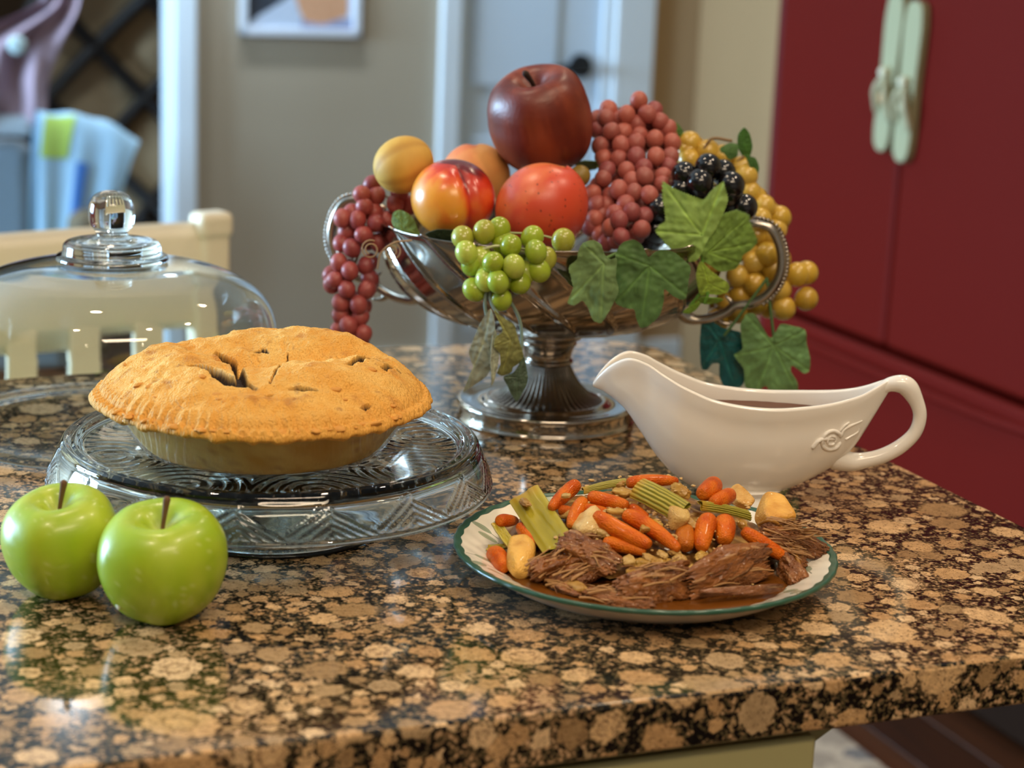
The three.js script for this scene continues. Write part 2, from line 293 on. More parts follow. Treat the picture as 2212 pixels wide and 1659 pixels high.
// ------------------------------------------------------------------ red refrigerator with its pair of slippers
{
  const bump = dataTex(256, 256, (x, y) => { const v = 128 + 90 * fbm(x / 7, y / 7, 11, 3); return [v, v, v]; }, false);
  const red = phys(0x5c0e06, 0.55, { bumpMap: bump, bumpScale: 0.0003, specularIntensity: 0.15 }), side = phys(0x561416, 0.5, { specularIntensity: 0.3 }), gasket = std(0x1c0a10, 0.7);
  const f = thing('refrigerator', 'tall dark red refrigerator with two doors above a bottom drawer', 'refrigerator', [0, 0, 0], TURN);
  const panel = (h, w, y, z) => { const g = new RoundedBoxGeometry(0.07, h, w, 4, 0.014); const p = g.attributes.position, uv = g.attributes.uv; for (let i = 0; i < p.count; i++) uv.setXY(i, p.getY(i) * 4, p.getZ(i) * 4); return g.translate(1.935, y, z); };
  part('body', joined([box(0.66, 1.80, 1.0, 2.32, 0.93, -2.925, 0.006)]), side, f);
  part('gasket', box(0.02, 1.76, 0.95, 1.98, 0.93, -2.925), gasket, f);
  part('door', panel(1.185, 0.4794, 1.2275, -3.1652), red, f); part('door', panel(1.185, 0.4794, 1.2275, -2.6848), red, f);
  part('freezer_drawer', panel(0.25, 0.96, 0.498, -2.925), red, f); part('freezer_drawer', panel(0.19, 0.96, 0.271, -2.925), red, f);
  part('kick_plate', box(0.03, 0.15, 0.96, 1.975, 0.095, -2.925), phys(0x24160e, 0.9, { specularIntensity: 0.15 }), f);
  part('side_trim', box(0.075, 1.80, 0.022, 1.945, 0.93, -3.42, 0.004), side, f);
  const drawerPull = (y) => part('drawer_lip', tube([[1.902, y, -3.38], [1.89, y, -3.2], [1.89, y, -2.6], [1.902, y, -2.46]], 0.009, 30, 10), red, f);
  drawerPull(0.588); drawerPull(0.345);
  // each slipper: a rounded sole, a toe post and a y-shaped strap
  const sole = std(0x9a9672, 0.7, { bumpMap: paintNoise, bumpScale: 0.002 }), strapM = std(0xa89e7a, 0.6), post = std(0xd8d2b2, 0.5), worn = std(0xb98d5e, 0.7);
  const flip = (y, z, lean, label) => {
    const o = thing('slipper_ornament', label, 'ornament', room(1.899, y, z), TURN, 'pale green slipper ornaments on the red refrigerator');
    const outline = curve2([[0.0225, 0.13], [0.026, 0.10], [0.0245, 0.05], [0.0222, 0], [0.0232, -0.06], [0.024, -0.1], [0.021, -0.122]], 30), s = new THREE.Shape();
    s.moveTo(0, 0.146); s.quadraticCurveTo(0.019, 0.146, outline[0][0], outline[0][1]); outline.forEach(([x, q]) => s.lineTo(x, q)); s.quadraticCurveTo(0.016, -0.138, 0, -0.138);
    s.quadraticCurveTo(-0.014, -0.138, -0.021, -0.122); outline.slice().reverse().forEach(([x, q]) => s.lineTo(-x, q)); s.quadraticCurveTo(-0.019, 0.146, 0, 0.146);
    const inner = new THREE.Group(); inner.rotation.set(lean, -Math.PI / 2, 0, 'XYZ');
    const place = (g) => g.rotateX(0).rotateY(-Math.PI / 2).rotateX(lean);
    part('sole', place(new THREE.ExtrudeGeometry(s, { depth: 0.012, bevelEnabled: true, bevelSize: 0.003, bevelThickness: 0.003, bevelSegments: 3, curveSegments: 10 }).translate(0, 0, 0.003)), sole, o);
    part('toe_post', place(ball(18, 12, () => 0.0105).translate(0.003, 0.005, 0.027)), post, o);
    part('strap', place(joined([tube([[0.003, 0.004, 0.022], [0.017, -0.03, 0.03], [0.021, -0.075, 0.016]], (t) => 0.006 + 0.003 * t, 16, 8), tube([[0.003, 0.004, 0.022], [-0.013, -0.028, 0.03], [-0.021, -0.066, 0.016]], (t) => 0.006 + 0.003 * t, 16, 8)])), strapM, o);
    part('bow', place(ball(14, 10, (d) => 0.011 * (1 + 0.25 * Math.sin(6 * Math.atan2(d[2], d[0])))).scale(1, 1, 0.6).translate(0.014, -0.04, 0.03)), label.includes('left') ? worn : strapM, o);
  };
  flip(1.140, -2.962, 0.05, 'pale sage green slipper ornament on the red refrigerator, left and higher of the pair');
  flip(1.128, -2.896, 0.03, 'pale sage green slipper ornament on the red refrigerator, lower one with bow strap');
}

// ------------------------------------------------------------------ behind the worktop: chair, picture, draped things in the doorway
{
  const cream = std(0xf2e4c6, 0.4), chairTurn = 0.72;
  const c = thing('dining_chair', 'cream painted wooden chair with slatted back behind the glass dome', 'chair', [-0.571, 0, -2.252], chairTurn);
  const H = 0.985, w = 0.225;
  for (const s of [-1, 1]) part('back_post', joined([box(0.042, H - 0.0, 0.034, s * w, H / 2, 0.0, 0.008), box(0.05, 0.035, 0.04, s * w, H - 0.012, 0, 0.01)]), cream, c);
  // top rail bowed a little to the back
  part('top_rail', skin(24, 8, (u, v) => { const x = (u - 0.5) * (2 * w - 0.03), a = v * 2 * Math.PI, bow = -0.022 * (1 - (2 * u - 1) ** 2); return [x, H - 0.075 + 0.068 * Math.sin(a) * (Math.abs(Math.sin(a)) > 0.9 ? 1 : 0.98), bow + 0.012 * Math.cos(a)]; }, { closed: false }), cream, c);
  for (let i = 0; i < 4; i++) { const x = -0.141 + i * 0.094; part('slat', box(0.046, 0.4, 0.012, x, 0.66, -0.02 * (1 - (x / w) ** 2), 0.004), cream, c); }
  part('lower_rail', box(2 * w, 0.045, 0.02, 0, 0.475, 0, 0.005), cream, c);
  part('seat', box(0.47, 0.035, 0.44, 0, 0.445, 0.22, 0.012), cream, c);
  for (const s of [-1, 1]) part('leg', box(0.04, 0.43, 0.04, s * 0.205, 0.215, 0.41, 0.006), cream, c);
}
{
  const p = thing('picture_frame', 'white framed print of dark and orange shapes hanging beside the doorway', 'picture', room(1.409, 1.30, ZB), TURN);
  const w = 0.364, h = 0.48, b = 0.022, fm = std(0xdde2ea, 0.45);
  part('frame', joined([box(w, b, 0.024, 0, h / 2 - b / 2, 0.013, 0.003), box(w, b, 0.024, 0, -h / 2 + b / 2, 0.013, 0.003), box(b, h, 0.024, -w / 2 + b / 2, 0, 0.013, 0.003), box(b, h, 0.024, w / 2 - b / 2, 0, 0.013, 0.003)]), fm, p);
  const art = dataTex(256, 336, (x, y) => {
    const u = x / 256, v = y / 336 * 1.32;                                  // v rises from the lower edge
    const edge = 0.02 * N(u * 8, v * 8, 5), k = N(u * 20, v * 20, 2) * 10;
    if (u < 0.42 && v > 0.03 + u * 0.62 + edge) return [52 + k, 58 + k, 68 + k];
    if (u > 0.44 + 0.25 * Math.max(0, 0.25 - v) * 2 + edge && u < 0.95 && v > 0.10 + 0.12 * Math.sin(u * 7) * 0.5 + edge) return v > 0.35 && u > 0.55 && u < 0.8 ? [168 + k, 104 + k, 84 + k] : [214 + k, 160 + k, 122 + k];
    if (u > 0.5 && v < 0.09) return [150 + k, 156 + k, 186 + k];
    return [196 + k, 208 + k, 226 + k];
  }, true, false);
  part('print', box(w - 2 * b, h - 2 * b, 0.006, 0, 0, 0.008), std(0xffffff, 0.6, { map: art }), p);
}
{
  // round lattice chair: dark crossing ribs over beige padding
  const L = thing('lattice_chair', 'round dark brown chair back of crossing ribs over beige padding in the doorway', 'chair', room(1.11, 0, -6.0), TURN);
  const dk = std(0x17100b, 0.6), pad = std(0x9c8666, 0.95, { bumpMap: paintNoise, bumpScale: 0.004 });
  const R = 0.46, cy = 0.86, deep = (x, y) => -0.16 * (1 - (x * x + y * y) / (R * R));
  part('cushion', skin(40, 12, (u, v) => { const a = u * 6.2832, r = v * R * 0.97, x = r * Math.cos(a), y = r * Math.sin(a), q = Math.sin((x + y) * 15) * Math.sin((x - y) * 15); return [x, cy + y, deep(x, y) - 0.03 + 0.02 * Math.abs(q)]; }, { closed: true, flip: true }), pad, L);
  const rim = []; for (let i = 0; i <= 48; i++) { const a = i / 48 * 6.2832; rim.push([R * Math.cos(a), cy + R * Math.sin(a), 0]); }
  part('rim', tube(rim, 0.026, 96, 10, 1, false), dk, L);
  for (const s of [-1, 1]) for (let k = -2; k <= 2; k++) {
    const off = k * 0.235 + (s > 0 ? 0.02 : 0.05), pts = [];
    for (let i = -8; i <= 8; i++) { const t = i / 8 * R, x = (t + s * off) * 0.7071, y = (s * t - off) * 0.7071 * (s > 0 ? 1 : 1); if (x * x + y * y < R * R) pts.push([x, cy + y, deep(x, y) + 0.012]); }
    if (pts.length > 2) part('rib', tube(pts, 0.023, 24, 8), dk, L);
  }
  part('base', joined([tube([[-0.2, 0.45, -0.05], [-0.3, 0.02, 0.1]], 0.02, 8, 8), tube([[0.2, 0.45, -0.05], [0.3, 0.02, 0.1]], 0.02, 8, 8), tube([[0, 0.42, -0.12], [0, 0.02, -0.35]], 0.02, 8, 8)]), dk, L);
}
{
  // folded cloth over a grey armchair
  const a = thing('armchair', 'blue grey upholstered armchair standing in front of the doorway', 'armchair', room(0.36, 0, -5.02), TURN);
  const gr = std(0x7c8890, 0.9, { bumpMap: paintNoise, bumpScale: 0.003 }), wood = std(0x4a3524, 0.5);
  part('backrest', box(0.36, 0.34, 0.12, 0.06, 0.62, -0.06, 0.05), gr, a);
  part('seat', box(0.4, 0.16, 0.42, 0.06, 0.38, 0.2, 0.05), gr, a);
  part('arm', box(0.10, 0.30, 0.4, 0.33, 0.50, 0.16, 0.04), std(0x5f5038, 0.8), a);
  for (const [x, z] of [[-0.08, 0], [0.34, 0], [-0.08, 0.36], [0.34, 0.36]]) part('leg', new THREE.CylinderGeometry(0.018, 0.013, 0.31, 12).translate(x, 0.155, z), wood, a);
  const t = thing('towel', 'pale blue cloth with green patch draped over the armchair side', 'towel', room(0.36, 0, -5.02), TURN);
  const cloth = std(0xa9cfe8, 0.95, { bumpMap: paintNoise, bumpScale: 0.003, side: THREE.DoubleSide });
  const drape = (u, v, o = 0) => {                                          // v from the front hem over the crest and down behind
    const s = v * 2 - 1, k = Math.abs(s), x = 0.225 - 0.02 * k + u * (0.245 - 0.10 * k * k * k - 0.01 * Math.sin(v * 9));
    const y = 0.885 - 0.40 * Math.pow(k, 1.9) + 0.003 * Math.sin(u * 17 + v * 4) * (1 - k) - 0.075 * Math.pow(u, 3) * (1 - k);
    return [x, y, (s > 0 ? -1 : 1) * 0.1 * Math.pow(k, 0.55) + 0.18 + 0.005 * Math.sin(u * 16 + v * 2) * k + o];
  };
  part('cloth', joined([skin(60, 50, (u, v) => drape(u, v)), skin(60, 50, (u, v) => drape(u, v, -0.006), { flip: true })]), cloth, t);
  part('patch', skin(12, 12, (u, v) => { const p = drape(0.02 + u * 0.3 + 0.05 * v, 0.25 + v * 0.2); p[2] += 0.004; return p; }), std(0xa9c45a, 0.95, { side: THREE.DoubleSide }), t, 'yellow green patch');
  part('stripe', skin(6, 20, (u, v) => { const p = drape(0.42 + u * 0.14, 0.04 + v * 0.2); p[2] += 0.004; return p; }), std(0x4f86d8, 0.95, { side: THREE.DoubleSide }), t, 'strong blue stripe');
  part('stripe', skin(8, 16, (u, v) => { const p = drape(0.66 + u * 0.3, 0.02 + v * 0.13); p[2] += 0.004; return p; }), std(0x6a94dc, 0.95, { side: THREE.DoubleSide }), t, 'strong blue stripe');
  // mauve garment hanging above the armchair
  const gm = thing('garment', 'mauve folded garment hanging above the armchair at the doorway edge', 'garment', room(0.36, 0, -5.0), TURN);
  part('cloth', joined([0, 1].map((k) => skin(40, 30, (u, v) => {
    const y = 1.30 - 0.46 * v, r = 0.35 - 0.085 * smooth(0.3, 0.85, v) + 0.008 * Math.sin(v * 9), x = mix(mix(0.26, 0.02, smooth(0.28, 0.6, v)), r, u);
    return [x, y, 0.03 * Math.sin(u * 13 + v * 4) + 0.014 * Math.sin(u * 24 - v * 7) - k * 0.01];
  }, { flip: k === 0 }))), std(0xac929c, 0.85, { side: THREE.DoubleSide }), gm);
  part('button', ball(16, 12, () => 0.024).scale(1, 1, 0.4).translate(0.19, 1.045, 0.05), std(0xbfd3d4, 0.4), gm);
  part('hem', box(0.26, 0.055, 0.05, 0.1, 0.835, 0.0, 0.02), std(0xb9c2c8, 0.8), gm, 'pale blue grey hem band');
  part('hanger', tube([[0.15, 1.30, 0], [0.28, 1.33, 0], [0.28, 1.5, -0.05], [0.28, 2.1, -0.2], [0.28, 2.18, -0.26]], 0.006, 30, 8), std(0x333333, 0.5), gm);
}

// ------------------------------------------------------------------ two green apples
function appleGeometry(R, seed, tall, colour, lobes = 5, base = 0) {
  const r = rnd(seed), ph = r() * 6, prof = curve2([[0.02, 0.10], [0.10, 0.08], [0.24, 0.01], [0.42, 0.0], [0.62, 0.10], [0.83, 0.36], [0.965, 0.72], [1.0, 1.02], [0.955, 1.32], [0.82, 1.55], [0.64, 1.68], [0.48, 1.70], [0.34, 1.65], [0.2, 1.53], [0.09, 1.43], [0.0, 1.40]], 72);
  return turned(prof, 80, (a, t, q, y) => {
    const lobe = Math.pow(1 - t, 1.5) * 0.045 * Math.cos(lobes * a + ph) + Math.pow(t, 3) * 0.025 * Math.cos(lobes * a + ph + 0.5) + 0.02 * Math.cos(a + ph) + 0.015 * N(Math.cos(a) * 2 + seed, y * 2, Math.sin(a) * 2);
    return [q * R * (1 + lobe + base * Math.max(0, 1 - y / 1.1)), y * R * tall * (1 + (t > 0.1 ? 0.022 * Math.cos(a + ph * 2) : 0))];
  }, { colour, su: R * 40, sv: R * 30 });
}
const skinBump = dataTex(256, 256, (x, y) => { const v = 128 + 70 * fbm(x / 6, y / 6, 21, 3); return [v, v, v]; }, false);
{
  const peel = phys(0xffffff, 0.36, { vertexColors: true, clearcoat: 0.22, clearcoatRoughness: 0.16, bumpMap: skinBump, bumpScale: 0.0002 });
  const g1 = lin(0x95b416), g2 = lin(0xb3c638), g3 = lin(0xc6cf78), st = std(0x6a4a2c, 0.8);
  const colour = (seed, pale) => (u, v, p) => {
    const a = u * 6.2832, x = Math.cos(a), z = Math.sin(a), n = fbm(x * 1.5 + seed, v * 3, z * 1.5, 3), s = N(x * 60 + seed, v * 130, z * 60);
    let c = mixc(g1, g2, clamp(0.45 + n * 1.4 + pale)); c = mixc(c, g3, smooth(0.84, 0.97, v) * 0.75);
    return s > 0.5 ? mixc(c, lin(0xd3dc8e), 0.35) : c;
  };
  const make = (o, seed, tall, lean, stemTop, label, pale) => {
    const t = thing('green_apple', label, 'apple', [o[0], o[1], o[2]], seed), R = o[3];
    part('flesh', appleGeometry(R, seed, tall, colour(seed, pale)), peel, t);
    const top = R * tall * 1.40;
    part('stem', tube([[0, top - 0.001, 0], [stemTop[0] * 0.35, top + 0.008, stemTop[1] * 0.4], [stemTop[0], top + 0.021, stemTop[1]]], (k) => 0.0013 + 0.0012 * k * k, 14, 8), st, t);
    if (lean) { const q = new THREE.Quaternion().setFromAxisAngle(V(0, 1, 0), seed); t.position.y += R * 0.4 * Math.sin(lean[0]); t.quaternion.copy(new THREE.Quaternion().setFromEuler(new THREE.Euler(lean[0], 0, lean[1]))).multiply(q); }
    return t;
  };
  make([-0.287,0.92,-1.1483,0.0371], 3, 1.03, [0.15, 0.03], [-0.004, 0.003], 'pale green apple standing behind the other green apple, at the left', 0.12);
  const a2 = make([-0.216,0.92,-1.1122,0.0403], 9, 0.985, [0.17, -0.02], [0.0, 0.006], 'deeper green apple in front, with small white fleck low on its side', -0.1);
  part('fleck', ball(12, 8, () => 1).scale(0.0022, 0.0034, 0.0008).rotateY(-0.62).translate(-0.0232, 0.0165, 0.0245), std(0xe8ecd0, 0.6), a2, 'small white fleck').rotation.y = -9;
}

// ------------------------------------------------------------------ glass cake stand, pie dish and pie, dome
{
  const S = thing('cake_stand', 'clear pressed crystal cake stand with patterned skirt under the pie', 'cake stand', [-0.1737,0.92,-1.31]);
  const g = glass(0xf4faf8);
  // turned profile of the plate and its drooping skirt, top side outward-in, then the under side
  const topSide = curve2([[0.161, 0.0335], [0.1625, 0.036], [0.1612, 0.039], [0.1575, 0.050], [0.1535, 0.060], [0.1512, 0.0655], [0.1488, 0.0678], [0.1462, 0.0668], [0.1440, 0.0655], [0.1415, 0.0668], [0.139, 0.0655], [0.136, 0.0625], [0.131, 0.0615], [0.1, 0.0612], [0.05, 0.061], [0.0, 0.061]], 110);
  const under = curve2([[0.0, 0.0555], [0.05, 0.0555], [0.1, 0.0557], [0.136, 0.0562], [0.144, 0.0575], [0.1482, 0.0565], [0.1532, 0.048], [0.157, 0.038], [0.1588, 0.0335], [0.161, 0.0335]], 80);
  const pat = (a, y, f) => {                                               // bundles of slanting cuts leaning both ways
    const s = a / (2 * Math.PI) * 16, k = Math.floor(s), q = s - k, t = clamp((y - 0.036) / 0.028);
    const left = q + t * 0.9 < 0.62, right = q - t * 0.7 > 0.3;
    const w1 = Math.abs(Math.sin((q + t * 0.85) * 26)), w2 = Math.abs(Math.sin((q - t * 0.75) * 20));
    return f * (left ? Math.pow(w1, 0.6) : right ? Math.pow(w2, 0.6) * 0.9 : 0.35 + 0.5 * Math.sin(q * Math.PI) * Math.sin(t * Math.PI));
  };
  const rings = (a, r) => {                                                // fan-shaped cuts seen through the flat of the plate
    const s = a / (2 * Math.PI) * 8, q = s - Math.floor(s) - 0.5, d = Math.hypot((r - 0.118) * 1.0, q * 0.09);
    return r > 0.055 && r < 0.137 ? 0.0011 * Math.sin(d * 620) * smooth(0.055, 0.07, r) * smooth(0.137, 0.13, r) : 0;
  };
  part('plate', turned(topSide.concat(under.slice(1)), 720, (a, t, r, y, k) => {
    if (k <= topSide.length - 1) { if (r > 0.151 && y > 0.037 && y < 0.064) { const d = pat(a, y, 0.0013) * smooth(0.037, 0.041, y) * smooth(0.064, 0.060, y); return [r - 0.0004 + d, y + d * 0.25]; } return [r, y]; }
    return [r, y + rings(a, r)];
  }), g, S);
  const foot = curve2([[0.0, 0.0545], [0.02, 0.0545], [0.034, 0.050], [0.040, 0.038], [0.052, 0.022], [0.074, 0.008], [0.0845, 0.0042], [0.086, 0.0018], [0.0835, 0.0], [0.078, 0.0008], [0.064, 0.0075], [0.045, 0.020], [0.034, 0.036], [0.026, 0.045], [0.0, 0.048]], 70).reverse();
  part('foot', turned(foot, 160), g, S);
}
const PIE = [-0.1777,0.984,-1.2881], PR = 0.1184;
{
  const D = thing('pie_dish', 'clear glass pie dish holding the pie on the crystal stand', 'dish', PIE);
  const outer = curve2([[0, 0.0006], [PR * 0.66, 0.0006], [PR * 0.72, 0.003], [PR * 0.90, 0.032], [PR * 0.945, 0.0365], [PR * 0.985, 0.0375], [PR * 0.995, 0.038]], 40);
  part('bowl', turned(outer, 160), pane, D);
  part('rim', turned(curve2([[PR * 0.97, 0.0362], [PR * 1.0, 0.0370], [PR * 1.006, 0.0382], [PR * 0.998, 0.0390], [PR * 0.95, 0.0382], [PR * 0.97, 0.0362]], 20), 160), pane, D);
}
{
  const P = thing('pie', 'golden double crust pie with cracked lid in the glass dish', 'pie', PIE);
  const SL = [[[-44.4,41.5],[-29.3,51.2],[-12.0,70.3],[-2.7,73.6]],[[-38.1,-27.4],[-25.8,-17.7],[-5.9,64.9],[3.8,75.4]],[[13.6,-29.3],[16.1,36.4],[14.0,67.9]],[[62.5,24.4],[72.3,-5.2],[83.7,-9.0]],[[86.5,13.3],[91.9,-12.3],[96.7,-1.8]],[[28.2,70.5],[36.6,70.1],[45.2,71.1]],[[13.9,85.2],[17.7,80.8]],[[-14.1,-29.2],[-4.4,-32.5],[-0.6,-29.1]],[[76.3,73.4],[82.0,66.6]]].map((s) => s.map(([x, z]) => [x / 1000, z / 1000]));
  const wid = [0.0062, 0.0048, 0.0012, 0.0055, 0.0034, 0.0028, 0.0015, 0.0024, 0.0018], deep = [0.011, 0.010, 0.003, 0.007, 0.006, 0.007, 0.004, 0.003, 0.004];
  const seg = (x, z, a, b) => { const dx = b[0] - a[0], dz = b[1] - a[1], t = clamp(((x - a[0]) * dx + (z - a[1]) * dz) / (dx * dx + dz * dz)); return [Math.hypot(x - a[0] - dx * t, z - a[1] - dz * t), t]; };
  const cut = (x, z) => {                                                  // [depth of the nearest crack, 0..1 how far inside it]
    let d = 0, k = 0;
    SL.forEach((s, i) => { let m = 9, along = 0; for (let j = 0; j + 1 < s.length; j++) { const [q, t] = seg(x, z, s[j], s[j + 1]); if (q < m) { m = q; along = (j + t) / (s.length - 1); } }
      const w = wid[i] * (0.35 + 0.65 * Math.sin(Math.PI * clamp(along, 0.06, 0.94))) + 0.0006 * N(x * 500, z * 500, i), e = 1 - smooth(w * 0.55, w, m); if (e * deep[i] > d) { d = e * deep[i]; k = e; } });
    return [d, k];
  };
  const lift = (x, z) => {
    const r = Math.hypot(x, z) / PR, a = Math.atan2(z, x);
    let h = 0.031 * Math.pow(clamp(1 - Math.pow(r / 0.965, 3.6)), 0.8);
    const cx = x + 0.004, cz = z + 0.008, rc = Math.hypot(cx, cz);
    h -= 0.017 * Math.exp(-((rc / 0.046) ** 2)) * (1 + 0.14 * Math.cos(a * 2)); h *= 1 - 0.24 * z / PR;
    h -= 0.010 * Math.exp(-(((z + 0.006 + 0.42 * x) / 0.016) ** 2)) * smooth(-0.02, 0.03, x) * smooth(0.095, 0.06, x);   // fold running out to the right
    h -= 0.007 * Math.exp(-(((z + 0.012 - 0.5 * (x + 0.02)) / 0.013) ** 2)) * smooth(0.0, -0.03, x) * smooth(-0.085, -0.05, x);
    h += 0.005 * Math.exp(-(((x + 0.062) / 0.028) ** 2) - (((z - 0.018) / 0.03) ** 2)) + 0.005 * Math.exp(-(((x - 0.03) / 0.05) ** 2) - (((z + 0.062) / 0.03) ** 2)) + 0.0045 * Math.exp(-(((x - 0.05) / 0.035) ** 2) - (((z - 0.03) / 0.028) ** 2)) - 0.004 * Math.exp(-(((x + 0.045) / 0.018) ** 2) - (((z + 0.07) / 0.02) ** 2));
    h += (0.0085 * fbm(x * 24, z * 24, 3, 3) + 0.003 * fbm(x * 80, z * 80, 8, 3) - 0.0016 * smooth(0.22, 0.34, fbm(x * 60 + 3, z * 60, 28, 3))) * smooth(1.0, 0.8, r);
    const flap = Math.exp(-(((x + 0.035) / 0.016) ** 2) - (((z + 0.022) / 0.008) ** 2)); h += 0.004 * flap;
    return h;
  };
  const base = lin(0xe6a440), light = lin(0xf2c268), deepC = lin(0xc07e30), burnt = lin(0x985820), fill = lin(0x1c0906), edgeC = lin(0xdf9f40);
  const crustColour = (x, z, r, k, h) => {
    const n = fbm(x * 30 + 5, z * 30, 12, 4), m = fbm(x * 130, z * 130, 22, 3);
    let c = mixc(base, light, clamp(0.35 + n * 1.3 + m * 0.6)); c = mixc(c, deepC, smooth(0.10, 0.42, fbm(x * 55, z * 55, 41, 3) + m * 0.3) * 0.8);
    c = mixc(c, edgeC, smooth(0.86, 0.95, r) * 0.7); c = mixc(c, burnt, smooth(0.28, 0.5, m + 0.4 * n) * 0.5);
    return mixc(c, fill, smooth(0.12, 0.5, k) * 0.97);
  };
  const NA = 560, NR = 150, Y0 = 0.0415;
  const crustPoint = (u, v) => {
    const a = u * 2 * Math.PI, ca = Math.cos(a), sa = Math.sin(a), wob = 1 + 0.014 * N(ca * 2.2, sa * 2.2, 5) + 0.014 * N(ca * 9, sa * 9, 2) + 0.012 * N(ca * 34, sa * 34, 3);
    if (v <= 0.94) {
      const r = Math.pow(v / 0.94, 0.9), R = PR * r * (1 + (wob - 1) * r * r * r), x = R * ca, z = R * sa, [d] = cut(x, z);
      const crimp = smooth(0.87, 0.94, r) * (0.0026 * Math.pow(Math.abs(Math.sin(a * 48 + 2 * N(ca * 6, sa * 6, 1) + r * 9)), 0.6) - 0.0006 + 0.0022 * N(ca * 26, sa * 26, r * 3) * smooth(0.2, 0.9, sa));
      return [x, Y0 + lift(x, z) - d + crimp + 0.0012 * (1 - smooth(0.95, 1, r)), z];
    }
    const e = (v - 0.94) / 0.06, R = PR * wob, fr = 0.0016 * N(ca * 60, sa * 60, 7), q = e * Math.PI * 0.9;
    return [(R + 0.0022 * Math.sin(q) - 0.003 * smooth(0.6, 1, e)) * ca, Y0 - 0.0032 * (1 - Math.cos(q)) + fr * (1 - e) - 0.004 * smooth(0.25, 0.75, sa) * e * Math.max(0, N(ca * 12, sa * 12, 9)) , (R + 0.0022 * Math.sin(q) - 0.003 * smooth(0.6, 1, e)) * sa];
  };
  const crustBump = dataTex(512, 512, (x, y) => { const v = 128 + 130 * fbm(x / 11, y / 11, 61, 5); return [clamp(v, 0, 255), clamp(v, 0, 255), clamp(v, 0, 255)]; }, false);
  const g = skin(NA, NR, crustPoint, { closed: true, colour: (u, v, p) => crustColour(p[0], p[2], Math.hypot(p[0], p[2]) / PR, cut(p[0], p[2])[1], p[1]) });
  { const p = g.attributes.position, uv = g.attributes.uv; for (let i = 0; i < p.count; i++) uv.setXY(i, p.getX(i) * 14, p.getZ(i) * 14); }
  part('crust_lid', g, std(0xffffff, 0.72, { vertexColors: true, bumpMap: crustBump, bumpScale: 0.0026 }), P);
  // flakes of crust standing up along the rim and round the tears
  const r = rnd(77), flakes = [];
  for (let i = 0; i < 110; i++) {
    const a = i < 70 ? 0.35 + r() * 2.5 : r() * 6.283, rr = PR * (i < 70 ? 0.93 + 0.075 * r() : 0.6 + 0.35 * r()), x = rr * Math.cos(a), z = rr * Math.sin(a), s = 0.0012 + 0.0026 * r();
    const y = Y0 + (rr < PR * 0.93 ? lift(x, z) : 0.0006);
    flakes.push(ball(7, 5, (d) => s * (1 + 0.5 * N(d[0] * 2 + i, d[1] * 2, d[2] * 2))).scale(1.5, 0.45, 1).rotateX(r() - 0.5).rotateY(r() * 6).translate(x, y, z));
  }
  const fl = part('crust_flakes', joined(flakes), std(0xd3933f, 0.75), P); fl.userData.kind = 'stuff';
  part('bottom_crust', turned(curve2([[0, 0.0022], [PR * 0.64, 0.0022], [PR * 0.70, 0.0042], [PR * 0.885, 0.0325], [PR * 0.93, 0.0385], [PR * 0.98, 0.0405]], 40), 120, (a, t, q, y) => [q * (1 + 0.004 * N(Math.cos(a) * 5, y * 150, Math.sin(a) * 5)), y], { colour: (u, v, p) => {
    const a = u * 6.2832, n = fbm(Math.cos(a) * 4, p[1] * 60, Math.sin(a) * 4, 4), m = fbm(Math.cos(a) * 16, p[1] * 200, Math.sin(a) * 16, 3);
    let c = mixc(lin(0xb98a34), lin(0xcfae62), clamp(0.5 + n * 1.6)); c = mixc(c, lin(0x7e4a18), smooth(0.15, 0.5, m + n * 0.5) * 0.7 + smooth(0.006, 0.002, p[1]) * 0.5);
    return c; } }), std(0xffffff, 0.5, { vertexColors: true }), P);
}
{
  const R = 0.1414, k = R / 0.1414, D = thing('cake_dome', 'large clear glass dome with ball knob standing on the worktop', 'cake dome', [-0.3465,0.92,-1.5643]);
  const g = glass(0xf6faf9);
  const out = curve2([[0.1414, 0.0], [0.143, 0.003], [0.1412, 0.007], [0.1412, 0.05], [0.1405, 0.088], [0.135, 0.108], [0.122, 0.124], [0.10, 0.1362], [0.075, 0.1432], [0.052, 0.1462], [0.03, 0.147], [0, 0.147]], 90);
  const inn = curve2([[0, 0.1435], [0.03, 0.1435], [0.052, 0.1428], [0.075, 0.1398], [0.10, 0.1328], [0.12, 0.121], [0.1315, 0.1065], [0.1372, 0.087], [0.138, 0.05], [0.138, 0.006], [0.1385, 0.0008], [0.1414, 0.0]], 90);
  part('bell', turned(out.concat(inn.slice(1)), 160, (a, t, r, y) => [r * k, y * k]), g, D);
  part('knob', turned(curve2([[0, 0.1476], [0.043, 0.1475], [0.0475, 0.1485], [0.0465, 0.152], [0.0425, 0.1535], [0.0415, 0.1565], [0.0405, 0.1615], [0.037, 0.1645], [0.027, 0.1655], [0.0175, 0.167], [0.0135, 0.1698], [0.0145, 0.1735], [0.0182, 0.178], [0.0196, 0.187], [0.0185, 0.196], [0.0145, 0.2032], [0.008, 0.2066], [0, 0.2073]], 110), 96, (a, t, r, y) => [r * k, y * k]), g, D);
}

